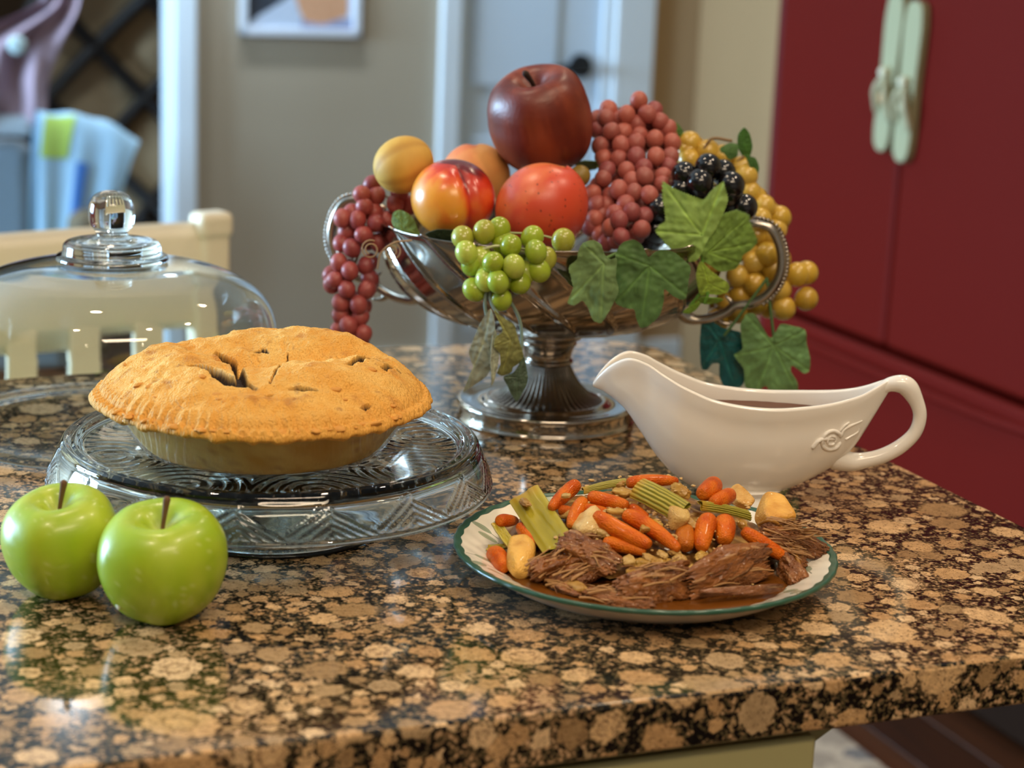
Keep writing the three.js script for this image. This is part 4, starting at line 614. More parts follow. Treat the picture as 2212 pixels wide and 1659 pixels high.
  // ---------------------------------------------------------------- vine leaves: lobed outline, veins, cupped blade of real thickness
  const LV = {A:{c:[0.1547,1.1123,-1.5491],u:[0.9879,0.0051,0.1548],v:[-0.0028,0.9999,-0.015],n:[-0.1548,0.0144,0.9878],cup:5.5,p:[[-35.6,42.6],[-28.4,39.1],[-21.6,36.3],[-13.3,33.7],[-4.9,31.0],[-0.2,30.1],[4.1,35.8],[8.8,41.1],[15.1,45.7],[17.8,39.3],[20.2,30.9],[17.7,21.8],[14.7,13.8],[11.0,5.0],[4.9,-4.4],[1.2,-14.5],[-3.0,-21.5],[-8.8,-23.4],[-14.8,-21.0],[-20.8,-19.0],[-27.1,-12.3],[-34.1,-4.8],[-39.5,0.8],[-36.3,6.1],[-31.8,9.9],[-32.7,18.9],[-35.3,30.5]]},B:{c:[0.1615,1.0974,-1.5528],u:[0.8997,0.136,-0.4148],v:[-0.0842,0.9865,0.1408],n:[0.4283,-0.0918,0.8989],cup:4.0,p:[[16.9,31.0],[27.3,32.2],[34.1,29.0],[39.6,25.7],[41.0,19.7],[44.7,10.9],[48.8,0.7],[41.9,-5.1],[34.1,-9.2],[31.8,-15.8],[27.2,-20.0],[18.0,-20.5],[10.3,-18.7],[4.4,-13.9],[-3.7,-7.6],[-6.7,1.2],[-0.8,11.2],[6.0,20.6],[11.9,27.8]]},C:{c:[0.1623,1.0722,-1.5448],u:[0.9545,0.1061,-0.2786],v:[0.0185,0.9117,0.4105],n:[0.2975,-0.397,0.8682],cup:3.0,p:[[-10.7,19.4],[-7.7,21.8],[0.5,12.7],[8.5,5.5],[17.0,-1.4],[20.3,-7.6],[18.4,-12.1],[10.9,-13.5],[1.5,-12.1],[-4.7,-12.7],[-8.9,-2.6],[-12.0,9.7]]},D:{c:[0.162,1.0562,-1.5513],u:[0.9792,0.0848,-0.1841],v:[0.0782,0.6797,0.7293],n:[0.187,-0.7286,0.6589],cup:1.0,p:[[-7.7,-0.4],[-3.1,5.7],[7.6,2.6],[16.0,-2.3],[9.5,-6.6],[-0.1,-6.0]]},E:{c:[0.1499,1.0492,-1.5476],u:[0.9792,0.0848,-0.1841],v:[0.0195,0.8646,0.502],n:[0.2018,-0.4952,0.845],cup:1.0,p:[[-6.9,-3.5],[-2.7,1.8],[4.8,7.3],[7.2,3.9],[3.6,-2.5],[-2.2,-5.5]]},F:{c:[0.1079,1.0939,-1.4903],u:[0.9979,0.0514,-0.0392],v:[-0.048,0.9955,0.082],n:[0.0432,-0.0799,0.9959],cup:7.0,p:[[-27.7,10.9],[-22.1,19.7],[-12.7,21.9],[-7.0,18.3],[-3.2,11.3],[-0.5,7.4],[4.4,11.5],[10.0,13.4],[19.5,11.3],[29.0,3.4],[34.1,-2.5],[32.4,-14.2],[31.1,-25.9],[27.8,-29.0],[20.1,-25.7],[12.4,-19.7],[12.2,-29.5],[9.0,-41.3],[0.3,-50.6],[-6.1,-52.5],[-10.0,-44.9],[-12.0,-37.0],[-19.7,-35.6],[-27.3,-30.8],[-29.3,-20.9],[-28.2,-9.2],[-27.6,2.4]]},G:{c:[0.0705,1.0959,-1.4805],u:[0.9681,-0.0183,0.2499],v:[-0.0161,0.9907,0.1348],n:[-0.2501,-0.1345,0.9588],cup:6.0,p:[[-29.2,-35.6],[-25.0,-22.4],[-29.8,-7.0],[-23.1,0.7],[-22.2,7.5],[-18.6,15.3],[-10.3,18.8],[-3.3,15.7],[-0.3,7.8],[4.8,4.4],[10.1,5.0],[10.0,-10.7],[12.5,-22.3],[8.0,-34.7],[3.7,-43.9],[-1.0,-51.2],[-7.7,-48.4],[-12.0,-39.7],[-16.9,-33.4],[-23.7,-37.8]]},H:{c:[-0.0256,1.0265,-1.4672],u:[0.9386,-0.0414,0.3426],v:[-0.041,0.9724,0.2299],n:[-0.3426,-0.2298,0.9109],cup:4.0,p:[[8.0,34.2],[11.5,21.7],[11.3,5.2],[9.1,-14.3],[3.3,-26.6],[-4.9,-34.4],[-17.4,-44.7],[-10.2,-30.3],[-7.6,-20.9],[-11.5,-7.8],[-7.6,4.1],[-1.8,19.5]]},U:{c:[-0.0151,1.0177,-1.462],u:[0.7311,0.186,-0.6565],v:[-0.1088,0.9816,0.157],n:[0.6736,-0.0433,0.7379],cup:2.0,p:[[3.9,24.1],[6.2,12.2],[4.0,-5.3],[-3.8,-22.7],[-4.5,-4.6],[-1.7,12.6]]},I:{c:[-0.0022,1.0337,-1.4617],u:[0.9545,0.1061,-0.2786],v:[-0.041,0.9724,0.2299],n:[0.2953,-0.208,0.9325],cup:4.0,p:[[-13.7,27.6],[-7.2,21.5],[-1.5,16.6],[3.2,11.9],[6.6,-0.9],[10.5,-13.9],[10.5,-18.9],[5.4,-23.6],[2.2,-25.7],[1.4,-29.8],[-1.7,-32.3],[-7.6,-32.7],[-11.1,-29.2],[-8.3,-23.8],[-8.7,-17.5],[-9.4,-11.1],[-14.4,-3.0],[-13.2,3.8],[-7.3,8.8],[-9.6,16.5]]},J:{c:[0.0043,1.0026,-1.4646],u:[0.9792,0.0848,-0.1841],v:[-0.0796,0.9962,0.0354],n:[0.1864,-0.02,0.9823],cup:3.0,p:[[-11.4,1.0],[-3.7,3.8],[1.1,9.6],[6.0,16.2],[8.2,5.1],[8.2,-4.6],[4.5,-12.1],[-1.2,-20.6],[-5.5,-14.0],[-8.3,-7.1]]},K:{c:[0.1852,1.0055,-1.6318],u:[0.9792,-0.0066,0.2026],v:[-0.021,0.9908,0.1337],n:[-0.2016,-0.1352,0.9701],cup:5.0,p:[[-17.8,11.6],[-15.6,17.1],[-7.2,16.5],[1.4,12.0],[9.8,11.0],[18.2,8.3],[21.4,-9.0],[25.4,-26.4],[23.3,-40.1],[17.3,-45.1],[6.8,-45.3],[1.1,-34.2],[3.5,-24.1],[-5.0,-22.7],[-10.0,-29.9],[-15.1,-29.0],[-17.9,-8.3]]},L:{c:[0.2327,1.0043,-1.6212],u:[0.9879,0.0738,-0.1361],v:[-0.0557,0.9896,0.1325],n:[0.1445,-0.1233,0.9818],cup:7.0,p:[[-31.1,22.9],[-26.3,31.3],[-18.8,31.7],[-9.8,16.0],[-2.8,8.1],[6.1,19.8],[15.5,18.3],[28.4,13.1],[31.1,-0.7],[34.2,-14.1],[33.8,-26.1],[27.9,-27.5],[17.7,-19.7],[16.2,-24.9],[22.6,-35.6],[23.1,-46.8],[9.4,-49.5],[-1.9,-44.3],[-6.0,-38.2],[-14.3,-44.3],[-24.3,-38.3],[-26.5,-21.2],[-35.4,-7.4],[-28.4,-1.3],[-30.0,12.0]]},M:{c:[-0.0963,1.107,-1.5684],u:[0.9545,-0.0299,0.2966],v:[-0.0113,0.9906,0.1362],n:[-0.2979,-0.1333,0.9452],cup:2.0,p:[[-13.6,2.5],[-11.5,10.1],[-6.0,13.2],[1.6,11.2],[7.1,6.2],[11.4,-3.6],[14.0,-8.6],[8.1,-11.8],[1.8,-11.3],[-4.6,-6.3],[-11.0,-2.5]]},N:{c:[0.2012,1.1775,-1.6827],u:[0.9792,0.0848,-0.1841],v:[-0.0606,0.9892,0.1333],n:[0.1934,-0.1194,0.9738],cup:2.0,p:[[-6.0,-3.0],[-5.8,8.1],[-0.3,14.5],[5.0,8.2],[7.9,-3.5],[6.0,-12.4],[0.3,-13.7]]},O:{c:[0.1879,1.1703,-1.6789],u:[0.9792,-0.0066,0.2026],v:[0.0195,0.9979,-0.0617],n:[-0.2018,0.0644,0.9773],cup:2.0,p:[[-9.0,2.3],[-0.6,7.4],[7.0,6.3],[7.0,-4.1],[0.6,-7.5],[-5.1,-4.5]]},P:{c:[0.2099,1.1579,-1.674],u:[0.9203,0.1263,-0.3703],v:[-0.1175,0.992,0.0465],n:[0.3732,0.0007,0.9278],cup:2.0,p:[[-7.0,10.2],[2.7,7.2],[5.6,-2.0],[2.3,-10.5],[-2.5,-2.2]]},Q:{c:[0.1405,1.1847,-1.6947],u:[0.9792,0.0848,-0.1841],v:[-0.0796,0.9962,0.0354],n:[0.1864,-0.02,0.9823],cup:2.0,p:[[-5.6,5.4],[0.6,7.5],[5.7,0.9],[6.4,-6.3],[-1.0,-6.7]]},R:{c:[0.0578,1.1557,-1.6467],u:[0.9942,0.0627,-0.0878],v:[0.043,0.5161,0.8554],n:[0.0989,-0.8542,0.5104],cup:1.0,p:[[-9.8,2.7],[-2.6,10.0],[10.4,4.1],[9.6,-8.7],[-3.6,-10.7]]},S:{c:[-0.0654,1.1063,-1.5343],u:[0.9942,0.0167,0.1065],v:[-0.0766,0.8049,0.5884],n:[-0.0759,-0.5932,0.8015],cup:2.0,p:[[-12.7,-1.8],[-1.5,5.3],[12.0,3.9],[15.5,-2.4],[7.1,-9.4],[-5.3,-6.8]]}};
  function blade(d, seed, jag, vein) {
    const pts = d.p.map(([x, y]) => V(x, y, 0)), c = new THREE.CatmullRomCurve3(pts, true, 'catmullrom', 0.35), NA = 220, NR = 22, r = rnd(seed);
    const tips = d.p.filter((p, i) => { const L = Math.hypot(...p), a = d.p[(i + 1) % d.p.length], b = d.p[(i + d.p.length - 1) % d.p.length]; return L > Math.hypot(...a) && L >= Math.hypot(...b); }).map((p) => Math.atan2(p[1], p[0]));
    const size = Math.max(...d.p.map((p) => Math.hypot(...p)));
    const edge = Array.from({ length: NA + 1 }, (_, i) => { const p = c.getPoint((i % NA) / NA), k = 1 + jag * (((i * 0.5) % 1) * 2 - 0.5) * 0.05 + 0.012 * N(i * 0.4, seed); return [p.x * k, p.y * k]; });
    const z = (x, y) => {
      const a = Math.atan2(y, x), L = Math.hypot(x, y); let v = 0, fold = 0;
      for (const t of tips) { let q = a - t; q = Math.abs(Math.atan2(Math.sin(q), Math.cos(q))); const off = q * L; v = Math.max(v, Math.exp(-((off / (size * 0.025)) ** 2)) * smooth(1, 0.75, L / size)); if (q < 0.55) fold = Math.max(fold, 0.55 - q); }
      return -d.cup * Math.pow(L / size, 2) * (0.7 + 0.5 * Math.cos(a * 2 + seed)) - v * vein + fold * size * 0.05 * smooth(0, 0.6, L / size) + 0.035 * size * N(x * 3.2 / size, y * 3.2 / size, seed) + 0.02 * size * N(x * 11 / size, y * 11 / size, seed + 3);
    };
    const X = V(...d.u), Y = V(...d.v), Z = V(...d.n);
    const side = (o) => skin(NA, NR, (u, v) => { const e = edge[Math.round(u * NA)], x = e[0] * v, y = e[1] * v, q = V(0, 0, 0).addScaledVector(X, x / 1000).addScaledVector(Y, y / 1000).addScaledVector(Z, (z(x, y) - o * 0.5) / 1000); return q.toArray(); }, { closed: true, flip: false });
    const top = side(0), g = mergeGeometries([top, skin(NA, 1, (u, v) => { const e = edge[Math.round(u * NA)]; return V(0, 0, 0).addScaledVector(X, e[0] / 1000).addScaledVector(Y, e[1] / 1000).addScaledVector(Z, (z(e[0], e[1]) - v * 0.5) / 1000).toArray(); }, { closed: true }), side(1)]);
    const p = g.attributes.position, col = [], n2 = V(0, 0, 0);
    for (let i = 0; i < p.count; i++) {
      n2.set(p.getX(i), p.getY(i), p.getZ(i)); const x = n2.dot(X) * 1000, y = n2.dot(Y) * 1000, a = Math.atan2(y, x), L = Math.hypot(x, y); let v = 0;
      for (const t of tips) { let q = a - t; q = Math.abs(Math.atan2(Math.sin(q), Math.cos(q))); v = Math.max(v, Math.exp(-((q * L / (size * 0.022)) ** 2)) * smooth(1, 0.7, L / size)); const br = Math.abs(Math.sin(L / size * 14 + q * 9)) ; if (q < 0.5 && br < 0.10) v = Math.max(v, 0.45); }
      const m = 0.82 + 0.5 * fbm(x * 4 / size, y * 4 / size, seed, 4) ; const k = m * (1 + 0.45 * v);
      col.push(k, k, k * (1 - 0.1 * v));
    }
    g.setAttribute('color', new THREE.Float32BufferAttribute(col, 3));
    return g;
  }
  const leafMat = (c, rough = 0.6) => phys(c, rough, { vertexColors: true, side: THREE.DoubleSide, sheen: 0.15, sheenColor: new THREE.Color(0.6, 0.8, 0.4) });
  function spray(label, list, stemColour, stems) {
    const first = LV[list[0][0]].c, t = thing('vine_leaf_spray', label, 'leaves', first);
    list.forEach(([k, colour, jag, vein, rough], i) => { const d = LV[k], m = part('leaf', blade(d, 11 + i * 7 + k.charCodeAt(0), jag, vein), leafMat(colour, rough), t); m.position.set(d.c[0] - first[0], d.c[1] - first[1], d.c[2] - first[2]); });
    if (stems) part('stem', joined(stems.map((s) => tube(s.map((p) => [p[0], p[1], p[2]]), 0.0014, 16, 7))), std(stemColour, 0.7), t);
    return t;
  }
  spray('spray of bright green serrated vine leaves below the black grapes', [['A', 0x9cbe5c, 1, 0.9], ['B', 0x7ea044, 1, 0.8], ['C', 0xb0d050, 1, 0.5], ['D', 0x86b43a, 0.5, 0.2], ['E', 0x8cb840, 0.5, 0.2]], 0x5a8a2a, [[[0, 0, -0.002], [0.002, -0.02, -0.004], [0.004, -0.045, -0.002], [-0.006, -0.062, -0.003]], [[0.003, -0.04, -0.003], [0.008, -0.05, 0], [0.006, -0.058, 0]]]);
  spray('pair of dark green vine leaves draped over the front rim of the bowl', [['F', 0x5c8244, 0.3, 0.9], ['G', 0x80a064, 0.3, 0.8]], 0x5a7a3a, [[[0, 0.002, -0.002], [-0.018, 0.01, -0.012], [-0.035, 0.004, -0.008]]]);
  spray('pale grey green dried leaves hanging in front of the silver stem', [['H', 0xb4bca6, 0.8, 0.5], ['U', 0xb4bca6, 0.8, 0.5], ['I', 0x9a9e60, 0.6, 0.7], ['J', 0x4c604c, 0.8, 0.5]], 0x7a8e80, [[[0.003, 0.024, 0], [0.001, 0.036, -0.002], [0.004, 0.055, -0.004]], [[0.012, 0.027, 0.004], [0.006, 0.037, 0], [0.004, 0.055, -0.004]], [[0.032, -0.02, -0.006], [0.03, 0.02, -0.01], [0.012, 0.05, -0.006]]]);
  spray('glossy teal and soft green leaves hanging below the yellow grapes', [['L', 0x74a064, 0.3, 0.8, 0.5], ['K', 0x1d6a6e, 0.3, 0.8, 0.2]], 0x4a6a3a, [[[0, 0.004, 0], [-0.004, 0.026, -0.003], [-0.010, 0.06, -0.006]], [[-0.045, 0.008, 0], [-0.03, 0.03, -0.002], [-0.010, 0.06, -0.006]]]);
  spray('small pale green leaf tucked beside the nectarine at the left rim', [['M', 0x7f9a4a, 0.2, 0.4]], 0x6a7a3a, [[[0.010, -0.010, -0.001], [0.022, -0.014, -0.004], [0.03, -0.012, -0.012]]]);
  spray('little green leaves sprouting above the yellow grapes at the far right', [['N', 0x4f8236, 0.2, 0.4], ['O', 0x567f3c, 0.2, 0.4], ['P', 0x44702e, 0.2, 0.4]], 0x8a6a44, [[[0, -0.012, 0], [-0.006, -0.018, 0], [-0.012, -0.03, -0.004]], [[-0.012, 0.002, 0], [-0.03, 0.003, 0.0], [-0.036, -0.006, 0]]]);
  spray('tiny green leaf between the red and yellow grapes', [['Q', 0x557f34, 0.2, 0.3]], 0x6a7a3a, [[[0, -0.004, 0], [0.004, -0.012, 0]]]);
  spray('narrow green leaf lying under the red apple', [['R', 0x5a7a30, 0.2, 0.3]], 0x6a7a3a, [[[0.01, 0, 0], [0.024, -0.004, -0.004]]]);
  spray('dark green leaf on the rim under the nectarine', [['S', 0x24381e, 0.2, 0.3]], 0x6a7a3a, [[[0.01, 0, 0], [0.024, -0.004, -0.008]]]);
  // dry curled tendrils on the left rim
  const curl = thing('dry_tendril', 'curled dry beige tendrils over the left rim of the bowl', 'tendril', [-0.1108,1.0973,-1.5322]);
  const loop = (x, y, R, n, s) => Array.from({ length: 26 }, (_, i) => { const a = i / 25 * n * 6.283 * s + 1.2, q = R * (1 - 0.55 * i / 25); return [x + q * Math.cos(a), y + q * Math.sin(a), 0.002 * i / 25]; });
  part('curl', joined([tube(loop(-0.012, -0.006, 0.008, 1.5, 1), 0.0007, 60, 6), tube(loop(0.006, -0.007, 0.0075, 1.3, -1), 0.0007, 60, 6), tube([[-0.006, -0.022, 0], [-0.003, -0.008, 0.002], [0.008, 0.001, 0.002], [0.022, 0.003, 0]], 0.0008, 30, 6)]), std(0xa88a68, 0.85), curl);
}

// ------------------------------------------------------------------ white gravy boat
{
  const B = thing('gravy_boat', 'cream white porcelain gravy boat with long spout and loop handle', 'gravy boat', [0.184,0.92,-1.4093]);
  const china = phys(0xf3ede3, 0.14, { clearcoat: 0.4, clearcoatRoughness: 0.08 });
  const ST4 = [[-12.08,9.29,0.15,9.06],[-11.71,9.88,0.4,8.92],[-11.27,10.39,0.66,8.75],[-10.54,11.04,1.03,8.29],[-9.44,11.54,1.4,7.34],[-8.08,11.25,1.73,5.49],[-6.87,10.58,2.13,3.79],[-5.54,9.87,2.53,2.39],[-4.3,9.35,2.75,1.53],[-3.01,8.88,2.94,0.97],[-0.48,8.49,3.19,0.7],[2.02,8.4,3.16,0.88],[4.55,8.59,2.75,1.91],[5.99,8.76,2.35,2.73],[7.45,9.02,1.8,3.71],[8.74,9.38,1.32,5.22],[9.66,9.8,0.88,6.9],[10.58,10.33,0.48,8.73],[11.13,10.66,0.26,9.82]], cr = (k) => new THREE.CatmullRomCurve3(ST4.map((s) => V(s[0], s[k], 0)), false, 'centripetal');
  const c1 = cr(1), c2 = cr(2), c3 = cr(3), NX = 110, NP = 36;
  const st = (t) => { const a = c1.getPoint(t); return { x: a.x / 100, rim: a.y / 100, w: c2.getPoint(t).y / 100, bot: c3.getPoint(t).y / 100 }; };
  const rows = Array.from({ length: NX + 1 }, (_, i) => st(i / NX));
  const th = 0.0038, ring = (s, j) => {
    const M = NP * 2 + 6, h = Math.max(0.0015, s.rim - s.bot), tk = Math.min(th, s.w * 0.55, h * 0.4);
    if (j <= NP) { const f = -Math.PI / 2 + j / NP * Math.PI, c = Math.cos(f), sn = Math.sin(f), lip = 1 + 0.07 * Math.exp(-((c * h / 0.0045) ** 2)) - 0.035 * Math.exp(-(((c * h - 0.013) / 0.006) ** 2)); return [s.x, s.rim - h * Math.pow(c, 0.86), -Math.sign(sn) * -1 * s.w * Math.pow(Math.abs(sn), 0.92) * lip]; }
    if (j >= NP + 3 && j < NP * 2 + 4) { const k = j - NP - 3, f = Math.PI / 2 - k / NP * Math.PI, c = Math.cos(f), sn = Math.sin(f); return [s.x, s.rim - (h - tk) * Math.pow(c, 0.86), Math.sign(sn) * Math.max(0.0004, s.w - tk) * Math.pow(Math.abs(sn), 0.92)]; }
    const nearSide = j >= NP * 2 + 4 ? -1 : 1, q = nearSide > 0 ? (j - NP) / 3 : (j - NP * 2 - 3) / 3, a = q * Math.PI;   // rolled rim
    const zo = s.w * 1.07, zi = Math.max(0.0004, s.w - tk), mid = (zo + zi) / 2, hw = (zo - zi) / 2;
    return [s.x, s.rim + hw * 0.9 * Math.sin(a), nearSide * (mid + (nearSide > 0 ? 1 : -1) * hw * Math.cos(a))];
  };
  const M = NP * 2 + 6;
  const hull = skin(M, NX, (u, v) => ring(rows[Math.round(v * NX)], Math.round(u * M) % M), { closed: true, flip: true });
  // oval foot
  const foot = turned(curve2([[0.0, 0.0], [0.0305, 0.0], [0.0345, 0.0015], [0.035, 0.0035], [0.0325, 0.006], [0.0292, 0.0085], [0.0288, 0.011], [0.031, 0.0145], [0.02, 0.0155], [0, 0.0155]], 40), 64, (a, t, r, y) => [r, y]).scale(1.0, 1, 0.72).translate(0.002, 0, 0);
  part('body', joined([hull, foot]), china, B);
  const H = [[10.1,9.55,0.73],[11.13,10.2,0.73],[12.26,10.18,0.73],[13.04,9.29,0.55],[13.62,7.9,0.5],[13.4,6.48,0.51],[12.41,5.3,0.55],[11.13,4.48,0.57],[9.84,4.04,0.59],[8.56,3.83,0.73],[7.27,4.12,0.95]], hr = new THREE.CatmullRomCurve3(H.map((q, i) => V(i, q[2] / 100, 0)), false, 'centripetal');
  part('handle', tube(H.map((q) => [q[0] / 100, q[1] / 100, 0]), (t) => hr.getPoint(t).y * (0.6 + 0.4 * smooth(0.0, 0.2, t)), 90, 18, 1.05), china, B);
  // raised ring and sprig on the side
  const onSide = (x, y, lift = 0) => { let s = rows[0]; for (const q of rows) if (Math.abs(q.x - x) < Math.abs(s.x - x)) s = q; const k = clamp((s.rim - y) / (s.rim - s.bot)), sn = Math.sqrt(Math.max(0, 1 - Math.pow(k, 2 / 0.86))); return [x, y, s.w * Math.pow(sn, 0.92) + lift]; };
  const O = [[5.07,5.52],[6.17,5.68],[6.54,6.0],[7.45,6.8],[8.92,7.44]].map(([x, y]) => [x / 100, y / 100]), cx = O[2][0], cy = O[2][1], arc = (R, a0, a1, n = 18) => Array.from({ length: n + 1 }, (_, i) => { const a = mix(a0, a1, i / n); return onSide(cx + R * Math.cos(a), cy + R * Math.sin(a), 0.0002); });
  part('relief', joined([tube(arc(0.0078, 0.4, 5.9), 0.0016, 36, 8), tube(arc(0.0036, 0, 6.2), 0.0012, 24, 8), tube([onSide(O[0][0], O[0][1]), onSide(cx - 0.010, cy + 0.001, 0.0004), onSide(cx + 0.002, cy + 0.001)], (t) => 0.0018 - 0.0004 * t, 16, 8), tube([onSide(cx + 0.008, cy + 0.004), onSide(O[3][0], O[3][1], 0.0006), onSide(O[4][0], O[4][1])], (t) => 0.0015 - 0.0008 * t, 16, 8), tube([onSide(cx + 0.007, cy + 0.008), onSide(cx + 0.010, cy + 0.012, 0.0006), onSide(cx + 0.013, cy + 0.014)], (t) => 0.0013 - 0.0006 * t, 12, 8), tube([onSide(cx + 0.012, cy + 0.0), onSide(cx + 0.022, cy + 0.006, 0.0004), onSide(O[4][0] - 0.002, O[4][1] - 0.006)], (t) => 0.0012 - 0.0006 * t, 12, 8)]), china, B);
  const G = thing('gravy', 'brown gravy filling the inside of the white gravy boat', 'gravy', [0.184,0.92,-1.4093]), level = 0.0775;
  const edge = (s) => { const h = s.rim - s.bot - th, k = (s.rim - level) / h; return k >= 1 || k <= 0 ? 0 : Math.max(0, (s.w - th)) * Math.pow(Math.sqrt(Math.max(0, 1 - Math.pow(k, 2 / 0.86))), 0.92); };
  const wet = rows.filter((s) => edge(s) > 0.001);
  part('surface', skin(wet.length - 1, 10, (u, v) => { const s = wet[Math.round(u * (wet.length - 1))], e = edge(s) * 0.985; return [s.x, level + 0.0003 * N(s.x * 90, v * 5), (v * 2 - 1) * e]; }, { flip: true }), phys(0x5a2a0c, 0.3, { specularIntensity: 0.4 }), G);
}

// ------------------------------------------------------------------ dinner plate and the roast on it
const PLATE = [0.0963,0.92,-1.2221];
{
  const sprig = rnd(8), leavesOnRim = [];
  for (let i = 0; i < 9; i++) { const a0 = 3.45 + i * 0.698; for (let k = 0; k < 5; k++) { const a = a0 + (k - 2) * 0.085 + 0.03 * sprig(), R = 0.098 + 0.011 * (k % 3) + 0.004 * sprig(); leavesOnRim.push([R * Math.cos(a), R * Math.sin(a), 0.0062 + 0.003 * sprig(), 0.0034 + 0.001 * sprig(), sprig() * 3.1, k % 2]); } }
  const print = dataTex(1024, 1024, (X, Y) => {
    const x = (X / 1024 - 0.5) * 0.28, y = (Y / 1024 - 0.5) * 0.28, n = N(x * 260, y * 260, 4);
    let c = [240, 232, 214];
    for (const [px, py, a, b, t, k] of leavesOnRim) { const dx = x - px, dy = y - py; if (dx * dx + dy * dy > 2e-4) continue; const u = dx * Math.cos(t) + dy * Math.sin(t), v = dy * Math.cos(t) - dx * Math.sin(t), e = (u / a) ** 2 + (v / b) ** 2; if (e < 1 + 0.2 * n) c = Math.abs(v) < 0.0003 ? [150, 158, 130] : k ? [176, 184, 154] : [160, 170, 146]; else if (Math.abs(v) < 0.00035 && u > 0 && u < a * 2.2) c = [120, 126, 110]; }
    const w = Math.hypot(x, y); if (w < 0.104 && w > 0.086 && fbm(x * 40, y * 40, 3, 3) > 0.12) c = mixc(c, [214, 176, 122], 0.35);     // sauce smears
    return c;
  }, true, false);
  const glaze = phys(0xffffff, 0.2, { map: print, clearcoat: 0.4, clearcoatRoughness: 0.08 }), plain = phys(0xe9e1d2, 0.22, { clearcoat: 0.3, clearcoatRoughness: 0.1 });
  const swirl = (a, r) => 0.00018 * smooth(0.085, 0.1, r) * Math.sin(a * 44 + r * 260), scal = (a, r) => r * (1 + 0.0018 * smooth(0.11, 0.13, r) * Math.sin(a * 44 + r * 260));
  const P = thing('dinner_plate', 'white plate with green edge and leaf print carrying the pot roast', 'plate', PLATE);
  const up = curve2([[0.1312, 0.0235], [0.128, 0.0228], [0.118, 0.0190], [0.106, 0.0132], [0.096, 0.0088], [0.086, 0.0070], [0.06, 0.0064], [0, 0.0064]], 60), dn = curve2([[0, 0.0012], [0.072, 0.0012], [0.076, 0.0], [0.084, 0.0], [0.094, 0.0014], [0.106, 0.0068], [0.118, 0.0138], [0.128, 0.0198], [0.1316, 0.0222], [0.1312, 0.0235]], 44);
  const g = turned(up, 352, (a, t, r, y) => [scal(a, r), y + swirl(a, r)]);
  { const p = g.attributes.position, uv = g.attributes.uv; for (let i = 0; i < p.count; i++) uv.setXY(i, p.getX(i) / 0.28 + 0.5, p.getZ(i) / 0.28 + 0.5); }
  part('well', g, glaze, P); part('underside', turned(dn, 352, (a, t, r, y) => [scal(a, r), y]), plain, P);
  part('rim_band', turned(curve2([[0.1305, 0.0206], [0.1322, 0.0216], [0.1322, 0.0234], [0.1312, 0.0242], [0.129, 0.0237], [0.1268, 0.0228]], 20), 352, (a, t, r, y) => [scal(a, r) - (t > 0.9 ? 0.0006 * Math.sin(a * 44) : 0), y + swirl(a, r) * (t > 0.3 ? 1 : 0)]), phys(0x2c5644, 0.3, { clearcoat: 0.2 }), P, 'dark green edge band');
}
